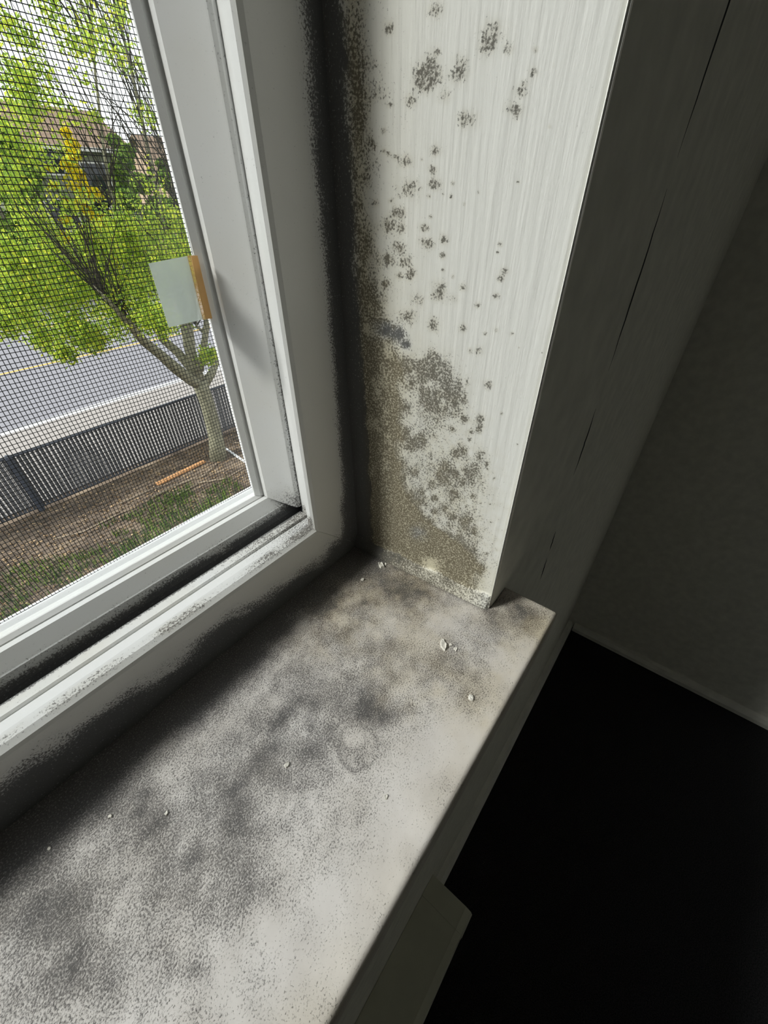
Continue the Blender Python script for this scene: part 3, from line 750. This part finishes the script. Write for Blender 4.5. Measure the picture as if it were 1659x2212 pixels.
tag(im, 'fine dark insect mesh', kind='stuff')
def pane(name, x0, x1, z0, z1, y):
    o = MB().box(x0 * S, x1 * S, y * S, (y + 0.02) * S, z0 * S + ZC, z1 * S + ZC).build(name, M_glass)
    o.parent = sash; o.location = -Vector(win.location)
pane('glass_pane', XM - 0.1, 0.611, -0.771, ZT - 0.265, 1.000)
pane('glass_pane', X0 + 0.1, XM - 0.06, -0.84, ZT - 0.3, 0.96)
# dark filler added in the slot between frame and sash to stop light leaks
MB().box(X0 * S + 0.03, (XRF - 0.083) * S, 0.886 * S, 0.905 * S, (-0.914) * S + ZC, (-0.862) * S + ZC).build('slot_filler', M_gap, win)
MB().box((XRF - 0.142) * S, (XRF - 0.082) * S, 0.874 * S, 0.890 * S, (-0.862) * S + ZC, (ZT - 0.2) * S + ZC).build('slot_filler', M_gap, win)

# frosted tab and orange tape on the screen
tb = empty('pane_tab', on_y(395, 630, 0.997 * S))
tag(tb, 'frosted white tab with an orange tape edge stuck on the window pane', 'tab')
def sheet(name, quad, y0, mat, parent, curl=0.0, nx=8, nz=10, th=0.00025):
    (tl, tr, br_, bl_) = [np.array(on_y(u, v, y0)) for u, v in quad]
    vs, fs = [], []
    for s_ in (0, 1):
        for j in range(nz + 1):
            for i in range(nx + 1):
                a, b = i / nx, j / nz
                p = (tl * (1 - a) + tr * a) * (1 - b) + (bl_ * (1 - a) + br_ * a) * b
                y = y0 - curl * (1 - a) ** 2 - s_ * th
                vs.append((p[0], y, p[2]))
    n = (nx + 1) * (nz + 1)
    for j in range(nz):
        for i in range(nx):
            q = [j * (nx + 1) + i, j * (nx + 1) + i + 1, (j + 1) * (nx + 1) + i + 1, (j + 1) * (nx + 1) + i]
            fs.append(q[::-1]); fs.append([k + n for k in q])
    rim = [i for i in range(nx + 1)] + [j * (nx + 1) + nx for j in range(1, nz + 1)] + [nz * (nx + 1) + i for i in range(nx - 1, -1, -1)] + [j * (nx + 1) for j in range(nz - 1, 0, -1)]
    for a, b in zip(rim, rim[1:] + rim[:1]): fs.append([a, b, b + n, a + n])
    return link(name, mesh_from(name, vs, fs, False), mat, parent)
sheet('film', [(319, 569), (404, 553), (438, 690), (363, 707)], 0.9975 * S, M_tab, tb, curl=0.0006)
sheet('tape_strip', [(403, 553), (422, 551), (449, 688), (437, 691)], 0.9976 * S, M_tape, tb, nx=3)
sheet('tape_edge', [(411, 552), (426, 552), (458, 688), (443, 689)], 0.9795 * S, M_tape_edge, tb, nx=3, curl=0.0002)

# ------------------------------------------------------------------ paint flakes and specks lying on the sill
FL = [(823, 1222, 15, 'largest forked paint flake on the dark corner of the sill', 1.8),
      (833, 1219, 6, 'small pale paint flake right beside the forked one in the corner', 1.3),
      (783, 1253, 7, 'single white paint chip on the brown corner stain of the sill', 1.0),
      (958, 1394, 15, 'long upright paint flake in the middle of the right end of the sill', 2.2),
      (973, 1393, 6, 'tiny square white chip between two flakes at the sill right end', 1.0),
      (984, 1402, 7, 'small slanted chip rightmost of the three on the sill end', 1.5),
      (620, 1653, 8, 'round white chip on the sill left of the tide mark', 1.0),
      (360, 1757, 5, 'bright white crumb alone on the left grey stretch of the sill', 1.2),
      (238, 1764, 5, 'white crumb resting in the dark smudge at the sill left', 1.0),
      (107, 1833, 4, 'faint white crumb at the edge of the black band, far left', 1.0),
      (833, 1722, 6, 'white chip with a dark speck beside it near the sill front', 1.0),
      (1017, 1508, 9, 'pale flat flake near the brown ring close to the sill front edge', 1.6)]
for i, (u, v, r, lab, asp) in enumerate(FL):
    p, q = on_sill(u, v); rr = r * 0.0009 * S
    bm = bmesh.new()
    rnd_ = random.Random(i + 3)
    n = 9
    ang0 = rnd_.random() * 6
    ring_b, ring_t = [], []
    for k in range(n):
        t = k / n * 2 * math.pi; rad = rr * (0.6 + 0.6 * rnd_.random())
        ex, ey = math.cos(t) * rad / math.sqrt(asp), math.sin(t) * rad * math.sqrt(asp)
        # long side runs towards the window
        ring_b.append(bm.verts.new((ex, ey, 0.0)))
        ring_t.append(bm.verts.new((ex * 0.85, ey * 0.85, rr * (0.35 + 0.35 * rnd_.random()))))
    for k in range(n):
        bm.faces.new([ring_b[k], ring_b[(k + 1) % n], ring_t[(k + 1) % n], ring_t[k]])
    bm.faces.new(ring_t); bm.faces.new(ring_b[::-1])
    me = bpy.data.meshes.new('paint_flake'); bm.to_mesh(me); bm.free()
    o = link('paint_flake', me, M_flake)
    o.location = (p * S, q * S, SILL + 0.0001); o.rotation_euler = (0, 0, -0.75 + 0.3 * rnd_.uniform(-1, 1))
    tag(o, lab, 'paint flake', 'paint flakes on the sill')

ck = MB()
for (a, b) in [((905, 1236), (928, 1249)), ((930, 1250), (950, 1263)), ((788, 1182), (800, 1188)), ((862, 1212), (884, 1224))]:
    pts = []
    for k in range(6):
        u, v = a[0] + (b[0] - a[0]) * k / 5, a[1] + (b[1] - a[1]) * k / 5
        p, q = on_sill(u, v)
        pts.append((p * S + random.uniform(-.0003, .0003), q * S, SILL + 0.0003))
    ck.tube(pts, [0.0001, 0.0004, 0.0005, 0.0004, 0.0003, 0.0001], 5)
tag(ck.build('trim_caulk', M_flake), 'pale split caulk line where the sill meets the reveal', 'caulk', kind='structure')

# ------------------------------------------------------------------ outside: ground, road, fence
FY = 1.955 * 4.4
tag(MB().box(-14, 22, 0.36, FY + 0.25, GZ - 0.4, GZ).build('ground', M_soil), 'brown bare soil between the building and the fence', 'ground', kind='structure')
tag(MB().box(-40, 90, FY + 0.25, 12.75, GZ - 0.4, GZ + 0.02).build('pavement', M_walk), 'pale concrete footpath between the fence and the road', 'footpath', kind='structure')
rd = tag(MB().box(-40, 90, 12.75, 29.2, GZ - 0.4, GZ - 0.02).build('road', M_road), 'wide grey asphalt road beyond the fence', 'road', kind='structure')
MB().box(-40, 90, 12.75, 12.98, GZ - 0.01, GZ + 0.03).build('kerb_line', M_white, rd)
for y in (18.35, 24.6):
    MB().box(-40, 90, y, y + 0.14, GZ - 0.021, GZ - 0.014).build('lane_line', M_yellow, rd)
MB().box(-40, 90, 29.2, 29.5, GZ - 0.02, GZ + 0.12).build('far_kerb', M_walk, rd)
tag(MB().box(-120, 220, 29.5, 260, GZ - 0.4, GZ + 0.06).build('far_lawn', M_lawn), 'green verge and lawns on the far side of the road', 'lawn', kind='structure')

fn = empty('slatted_fence', (1.0, FY, GZ))
tag(fn, 'dark slatted fence with a top rail between the bare soil and footpath', 'fence')
FH = 1.09
FX0, FX1 = -4.0, 9.0
MB().tube([(FX0, FY, GZ + FH), (FX1, FY, GZ + FH)], 0.028, 8).build('top_rail', M_fpost, fn)
MB().tube([(FX0, FY, GZ + 0.06), (FX1, FY, GZ + 0.06)], 0.012, 6).build('bottom_rail', M_fpost, fn)
for x in (-3.1, 0.70, 4.46, 8.3):
    MB().tube([(x, FY - 0.03, GZ), (x, FY - 0.03, GZ + FH + 0.03), (x, FY - 0.03, GZ + FH + 0.05)], [0.05, 0.05, 0.03], 8).build('post', M_fpost, fn)
sm = None
nsl = 0
x = FX0 + 0.03
while x < FX1 and nsl < 190:
    if sm is None:
        o = MB().box(-0.0215, 0.0215, -0.004, 0.004, 0.07, FH - 0.02).build('slat', M_fence, fn); sm = o.data
    else:
        o = link('slat', sm, None, fn)
    o.location = (x - fn.location.x + random.uniform(-.003, .003), random.uniform(-.004, .004), 0)
    x += 0.0685; nsl += 1
cl = MB()
vs, fs = [], []
def wire_bar(a, b, r):
    i = len(vs)
    a, b = Vector(a), Vector(b); t = (b - a).normalized(); o1 = t.orthogonal().normalized() * r; o2 = t.cross(o1)
    for p in (a, b):
        for k in range(3): vs.append(p + o1 * math.cos(k * 2.094) + o2 * math.sin(k * 2.094))
    for k in range(3): fs.append((i + k, i + (k + 1) % 3, i + 3 + (k + 1) % 3, i + 3 + k))
x = FX0
while x < FX1:
    wire_bar((x, FY - 0.008, GZ + 0.05), (x + 1.04, FY - 0.008, GZ + FH), 0.0028)
    wire_bar((x + 1.04, FY - 0.009, GZ + 0.05), (x, FY - 0.009, GZ + FH), 0.0028)
    x += 0.075
o = link('chain_link', mesh_from('chain_link', vs, fs), M_fpost, fn); tag(o, 'thin dark chain link wires', kind='stuff')

# things lying on the soil
def plank(name, a, b, wd, th, mat, lab, cat):
    pa, pb_ = Vector(on_ground(*a)), Vector(on_ground(*b))
    d = pb_ - pa; L = d.length
    o = MB().box(-L / 2, L / 2, -wd / 2, wd / 2, 0, th).bevel(0.006).build(name, mat)
    o.location = (pa + pb_) / 2 + Vector((0, 0, 0.004)); o.rotation_euler = (0, 0, math.atan2(d.y, d.x))
    tag(o, lab, cat)
plank('wooden_plank', (340, 1048), (442, 998), 0.11, 0.035, M_wood, 'orange-brown weathered plank lying on the soil before the fence', 'plank')
plank('edging_board', (484, 968), (548, 1012), 0.05, 0.03, M_white, 'thin pale edging board on the soil right of the tree trunk', 'board')
def stick(pts, r, lab):
    P = [Vector(on_ground(*p)) + Vector((0, 0, r)) for p in pts]
    b0 = P[0].copy()
    o = MB().tube([p - b0 for p in P], [r, r * 1.1, r * 0.8, r * 0.4][:len(P)], 6, 0.15).build('fallen_branch', M_stick)
    o.location = b0
    tag(o, lab, 'branch', 'fallen branches on the soil')
stick([(330, 1075), (380, 1050), (440, 1030), (468, 1004)], 0.022, 'crooked fallen branch running from the plank towards the tree foot')
stick([(380, 1072), (430, 1045), (490, 1035), (530, 1010)], 0.018, 'pale fallen branch nearest the window frame corner, right of the plank')
stick([(260, 1090), (320, 1062), (350, 1050)], 0.014, 'short fallen branch at the left end of the plank')
stick([(120, 1165), (180, 1150), (260, 1110), (300, 1095)], 0.012, 'thin fallen branch on the soil above the grass')
stick([(507, 958), (524, 960), (545, 966)], 0.02, 'short thick branch beside the pale edging board')

def scatter_leaves(n, pos, size, flat=0.0, seed=1, aspect=0.55, bend=0.2):
    """n small folded leaves (4 vertices, 2 triangles) with random facing"""
    r = np.random.default_rng(seed)
    ax = r.normal(size=(n, 3)); ax[:, 2] *= (1 - flat); ax /= np.linalg.norm(ax, axis=1)[:, None]
    ot = r.normal(size=(n, 3)); ot[:, 2] *= (1 - flat); ot -= ax * (ot * ax).sum(1)[:, None]; ot /= np.linalg.norm(ot, axis=1)[:, None]
    nm = np.cross(ax, ot)
    L = (size * (0.6 + 0.8 * r.random(n)))[:, None]
    A = pos - ax * L * .5; B = pos + ax * L * .5
    Cc = pos + ot * L * aspect * .5 + nm * L * bend * .5; Dd = pos - ot * L * aspect * .5 + nm * L * bend * .5
    V = np.stack([A, Cc, B, Dd], 1).reshape(-1, 3)
    i = np.arange(n)[:, None] * 4
    T = np.concatenate([i + np.array([[0, 1, 2]]), i + np.array([[0, 2, 3]])], 1).reshape(-1, 3)
    return V, T

# dry litter and short grass
r = np.random.default_rng(5)
pos = np.stack([r.uniform(-4, 7, 9000), r.uniform(4.5, FY - 0.05, 9000), np.full(9000, GZ + 0.012)], -1)
V, T = scatter_leaves(9000, pos, 0.05, flat=0.8, seed=9)
tag(link('leaf_litter', fast_mesh('leaf_litter', V, T), M_litter), 'dry brown leaf litter strewn over the bare soil', 'leaf litter', kind='stuff')

def grass(name, n, xr, yr, h, lab, seed, mat=M_grass):
    r = np.random.default_rng(seed)
    x, y = r.uniform(*xr, n), r.uniform(*yr, n)
    keep = fbm(x * 1.6, y * 2.6, seed + 3, 3) > 0.47
    x, y = x[keep], y[keep]; n = len(x)
    hh = h * (0.4 + 0.9 * r.random(n)); ang = r.uniform(0, 6.28, n); ln = r.normal(0, 0.22, (n, 2)) * hh[:, None]
    wv = 0.0055 + 0.004 * r.random(n)
    bx, by = np.cos(ang) * wv, np.sin(ang) * wv
    z0 = np.full(n, GZ)
    V = np.stack([np.stack([x - bx, y - by, z0], -1), np.stack([x + bx, y + by, z0], -1),
                  np.stack([x + bx * .6 + ln[:, 0] * .4, y + by * .6 + ln[:, 1] * .4, z0 + hh * .6], -1), np.stack([x - bx * .6 + ln[:, 0] * .4, y - by * .6 + ln[:, 1] * .4, z0 + hh * .6], -1),
                  np.stack([x + ln[:, 0], y + ln[:, 1], z0 + hh], -1)], 1).reshape(-1, 3)
    i = np.arange(n)[:, None] * 5
    T = np.concatenate([i + np.array([[0, 1, 2]]), i + np.array([[0, 2, 3]]), i + np.array([[3, 2, 4]])], 1).reshape(-1, 3)
    tag(link(name, fast_mesh(name, V, T), mat), lab, 'grass', kind='stuff')
grass('tall_grass', 5200, (-4, 3.0), (3.6, 6.3), 0.34, 'tall loose grass blades growing below the window on dark soil', 21)
grass('short_grass', 5200, (-3, 3.4), (6.0, 7.2), 0.11, 'short pale green grass patch between the tall blades and the soil', 22)
grass('grass_tuft', 260, (2.15, 2.7), (6.85, 7.3), 0.10, 'small yellow-green grass tuft right of the short grass near the plank', 25)

# ------------------------------------------------------------------ the tree in front of the fence
tr = empty('leafy_tree', on_ground(471, 990))
tag(tr, 'spring green tree with forked grey trunk standing in front of the fence', 'tree')
TY = 7.75
def P3(u, v, y): return Vector(on_y(u, v, y))
trunk = [Vector(on_ground(471, 990)) - Vector((0, 0, .05)), P3(467, 950, TY), P3(460, 918, TY), P3(448, 872, TY), P3(438, 842, TY), P3(431, 824, TY)]
MB().tube(trunk, [0.19, 0.152, 0.142, 0.138, 0.142, 0.15], 12, 0.05).build('trunk', M_bark, tr, True)
LIMBS = [
    ([(433, 832, 0), (412, 820, -.05), (380, 797, -.15), (345, 765, -.3), (312, 738, -.45), (270, 690, -.6), (235, 650, -.7), (200, 615, -.8)], [.085, .085, .08, .07, .06, .04, .022, .008]),
    ([(430, 815, 0), (408, 790, .1), (383, 760, .2), (352, 733, .35), (330, 690, .4), (290, 600, .4), (250, 480, .4), (225, 330, .4), (205, 150, .4), (195, 0, .4), (190, -140, .4)], [.075, .07, .06, .055, .05, .045, .038, .032, .026, .02, .01]),
    ([(432, 820, 0), (420, 790, .05), (410, 755, .0), (402, 715, .05), (393, 660, .1), (370, 560, .1), (345, 440, .0), (315, 300, .0), (290, 180, .0), (262, 60, .0), (240, -80, 0)], [.09, .085, .075, .065, .055, .05, .045, .04, .034, .026, .012]),
    ([(424, 800, .1), (415, 760, .35), (409, 700, .5), (398, 620, .6), (382, 480, .7), (365, 330, .8), (350, 200, .9), (335, 60, .9)], [.06, .055, .05, .045, .04, .03, .022, .012]),
    ([(440, 832, 0), (458, 805, .1), (468, 780, .2), (476, 740, .3), (480, 690, .5), (482, 600, .7), (478, 450, .9)], [.07, .06, .05, .042, .035, .025, .015]),
    ([(432, 800, -.1), (440, 752, -.2), (446, 705, -.3), (445, 640, -.4), (440, 540, -.5), (430, 380, -.6)], [.055, .045, .04, .034, .026, .014]),
    ([(446, 705, -.3), (436, 715, -.2), (425, 705, -.1), (420, 670, 0)], [.028, .024, .022, .015]),
]
tips = []
for pts, rad in LIMBS:
    P = [P3(u, v, TY + dy) for u, v, dy in pts]
    rad = [q * (1.25 if uv[1] > 640 else 0.62) for q, uv in zip(rad, pts)]
    MB().tube(P, rad, 9, 0.08).build('limb', M_bark, tr, True)
    tips.append((P, rad))
# twigs: thin upright shoots rising off the limbs
tw = MB()
rt = random.Random(4)
shoot_pts = []
for P, rad in tips:
    for k in range(56):
        i = rt.randrange(min(4, len(P) - 2), len(P) - 1); f_ = rt.random()
        p = P[i].lerp(P[i + 1], f_)
        d = Vector((rt.gauss(0, .38) - 0.12, rt.gauss(0, .35), 1.0)).normalized()
        Ln = rt.uniform(0.5, 1.9)
        q = [p]
        for s_ in range(4):
            d = (d + Vector((rt.gauss(0, .12), rt.gauss(0, .12), rt.gauss(0.03, .08)))).normalized()
            q.append(q[-1] + d * Ln / 4)
        r0 = rt.uniform(.006, .013)
        tw.tube(q, [r0, r0 * .85, r0 * .7, r0 * .5, r0 * .25], 4)
        shoot_pts += q[2:]
o = tw.build('twigs', M_twig, tr); tag(o, 'thin upright twigs', kind='stuff')
# foliage in clumps; centres and radii measured in the photograph, spread in depth around the trunk
BL = [(60, 620, 60, 9), (150, 640, 70, 10), (120, 560, 60, 9), (220, 600, 60, 10), (290, 560, 60, 10), (300, 640, 60, 10), (370, 560, 50, 8), (392, 520, 40, 6), (340, 690, 40, 7), (255, 695, 50, 9), (165, 715, 50, 9), (100, 735, 35, 5), (140, 762, 22, 3), (205, 735, 32, 5), (40, 560, 50, 6), (25, 655, 40, 5), (262, 500, 45, 7), (330, 500, 45, 7), (385, 630, 30, 4), (400, 690, 16, 1.5), (446, 772, 13, 2.2), (455, 765, 10, 1.5), (430, 560, 25, 3),
      (390, 470, 30, 4), (200, 520, 45, 5), (90, 500, 45, 4), (60, 690, 40, 5), (10, 700, 30, 3),
      (40, 170, 45, 3.2), (20, 60, 40, 2.0), (60, 90, 32, 2.2), (75, 210, 50, 4.2), (165, 95, 38, 3), (205, 85, 30, 2.2), (150, 25, 38, 2.0), (240, 55, 28, 1.8), (235, 130, 28, 1.4), (295, 130, 26, 1.6), (280, 45, 26, 1.5), (250, 15, 30, 1.5), (312, 165, 24, 1.5), (335, 255, 28, 1.8), (140, 235, 26, 1.4), (190, 250, 24, 1.2), (20, 290, 60, 3.5), (100, 15, 30, 1.6), (300, 225, 18, 0.8), (15, 390, 55, 3.5), (50, 450, 50, 3), (120, 330, 50, 2.2), (130, 430, 50, 2.5), (60, 330, 40, 2), (200, 430, 35, 1.5), (270, 420, 40, 1.6), (330, 390, 35, 1.4), (360, 460, 30, 1.8), (90, 150, 30, 1.4), (40, 240, 45, 2.4), (-40, 300, 80, 4), (-60, 550, 90, 7), (-40, 100, 80, 4), (180, 165, 22, .6), (120, 60, 26, 1.0), (270, -60, 60, 3), (130, -70, 80, 4), (0, -60, 60, 3)]
pp = []
r = np.random.default_rng(33)
for u, v, rad, wt in BL:
    n = int(wt * (185 if v > 470 else (120 if u < 120 else 75)))
    dep = TY + r.uniform(-1.5, 0.9)
    c = np.array(on_y(u, v, dep)); e = np.array(on_y(u + rad, v, dep))
    R3 = np.linalg.norm(e - c)
    q = r.normal(size=(n, 3)); q /= np.linalg.norm(q, axis=1)[:, None]
    q *= (R3 * r.random(n) ** 0.45)[:, None] * np.array([1.0, 1.3, 0.85])
    # gather into small sprays
    k = max(4, n // 14); cen = q[:k]; q = cen[r.integers(0, k, n)] + r.normal(0, 0.055, (n, 3))
    pp.append(c + q)
pos = np.vstack(pp)
V, T = scatter_leaves(len(pos), pos, 0.052, seed=44)
o = link('foliage', fast_mesh('foliage', V, T), M_leaf, tr); tag(o, 'bright spring leaves', kind='stuff')

# ------------------------------------------------------------------ far side of the road
def far_tree(name, u, v_top, v_base, y, spread, n, size, mat, lab, cat='tree', trunk_r=0.18, blobs=12, seed=1, crown=0.75):
    base = Vector(on_y(u, v_base, y)); base.z = GZ + 0.06
    top = Vector(on_y(u, v_top, y))
    H = top.z - base.z
    t = empty(name, base); tag(t, lab, cat)
    MB().tube([base, base + Vector((0.1, 0, H * .35)), base + Vector((-.1, .1, H * .8))], [trunk_r, trunk_r * .75, trunk_r * .2], 7, 0.08).build('trunk', M_bark, t, True)
    r = np.random.default_rng(seed)
    out = []
    for k in range(blobs):
        h = 1 - crown + crown * (k + .5) / blobs
        wd = spread * (0.35 + 0.65 * math.sin(math.pi * min(1, (h - (1 - crown)) / crown * 0.85 + 0.12)))
        c = np.array(base) + np.array([r.uniform(-1, 1) * wd * .7, r.uniform(-1, 1) * wd * .7, h * H])
        R3 = wd * r.uniform(.35, .6)
        m = n // blobs
        q = r.normal(size=(m, 3)); q /= np.linalg.norm(q, axis=1)[:, None]
        out.append(c + q * (R3 * r.random(m) ** .4)[:, None] * np.array([1, 1, .8]))
    pos = np.vstack(out); pos = pos[pos[:, 2] < top.z + 0.2]
    V, T = scatter_leaves(len(pos), pos, size, seed=seed + 50, aspect=.7)
    o = link('foliage', fast_mesh('foliage', V, T), mat, t); tag(o, kind='stuff')
far_tree('leafy_tree', 20, 215, 500, 33, 2.7, 4200, 0.34, M_leaf_far, 'broad dull green tree across the road at the far left', seed=3)
far_tree('yellow_tree', 226, 285, 520, 31.5, 1.15, 2600, 0.20, M_leaf_yellow, 'slim bright yellow tree across the road left of the frame', trunk_r=.07, seed=5, blobs=16, crown=0.9)
far_tree('leafy_tree', 315, 300, 500, 33.2, 1.7, 4200, 0.34, M_leaf_far, 'olive green tree across the road behind the yellow tree', seed=8)
far_tree('round_shrub', 160, 345, 500, 31.5, 0.8, 900, 0.2, M_leaf_yellow, 'short yellow-green shrub across the road before the brown roofed house', 'shrub', trunk_r=.06, seed=12, blobs=8, crown=0.95)
far_tree('leafy_tree', 410, 350, 500, 43, 2.2, 3000, 0.42, M_leaf_far, 'small far green tree beside the beige house', seed=17)
far_tree('leafy_tree', -300, 215, 500, 32.5, 2.4, 4200, 0.42, M_leaf_far, 'tall dull green tree beyond the left edge of the pane', seed=19)
far_tree('leafy_tree', 600, 300, 500, 35, 2.6, 3600, 0.42, M_leaf_far, 'green tree across the road hidden behind the sash stile', seed=23)

def house(name, x0, x1, y, ridge_z, eave_z, depth, wallm, roofm, lab, wins):
    h = empty(name, ((x0 + x1) / 2, y, GZ)); tag(h, lab, 'house')
    MB().box(x0, x1, y, y + depth, GZ, eave_z).build('wall', wallm, h)
    ov = 0.5
    MB().prism([(y - ov, eave_z - 0.1), (y + depth / 2, ridge_z), (y + depth + ov, eave_z - 0.1), (y + depth + ov, eave_z - 0.25), (y + depth / 2, ridge_z - 0.2), (y - ov, eave_z - 0.25)], x0 - 0.4, x1 + 0.4, 'x').build('roof', roofm, h)
    MB().prism([(y, eave_z - 0.2), (y + depth / 2, ridge_z - 0.3), (y + depth, eave_z - 0.2)], x0, x1, 'x').build('gable', wallm, h)
    MB().box(x0 - 0.4, x1 + 0.4, y - ov - 0.03, y - ov + 0.05, eave_z - 0.3, eave_z - 0.08).build('gutter', M_wtrim, h)
    for (wx, wz, ww, wh) in wins:
        f = MB().box(wx - ww / 2 - .1, wx + ww / 2 + .1, y - 0.06, y + 0.02, wz - wh / 2 - .1, wz + wh / 2 + .1).build('window_frame', M_wtrim, h)
        p = MB().box(wx - ww / 2, wx + ww / 2, y - 0.08, y - 0.061, wz - wh / 2, wz + wh / 2).build('pane', M_pane)
        p.parent = f; p.location = (0, 0, 0)
    return h
def hz(u, v, y): return on_y(u, v, y)[2]
def hx(u, v, y): return on_y(u, v, y)[0]
house('roofed_house', 10.5, 18.2, 37, hz(130, 232, 41), hz(160, 312, 36.5), 8, M_siding, M_roof, 'brown roofed dull green house across the road behind the tree',
      [(hx(215, 400, 37), hz(215, 400, 37), 1.5, 2.2), (hx(100, 345, 37), hz(100, 345, 37), 1.5, 1.3), (hx(120, 420, 37), hz(120, 440, 37) - .6, 1.6, 1.6), (hx(222, 480, 37), hz(222, 470, 37), 1.4, 1.4)])
house('beige_house', 27.2, 38, 48, hz(372, 300, 53), hz(372, 375, 48), 9, M_beige, M_roof, 'pinkish beige house with white gutter across the road at right',
      [(30.6, hz(372, 420, 48), 1.4, 1.5), (34.5, hz(372, 420, 48), 1.4, 1.5)])
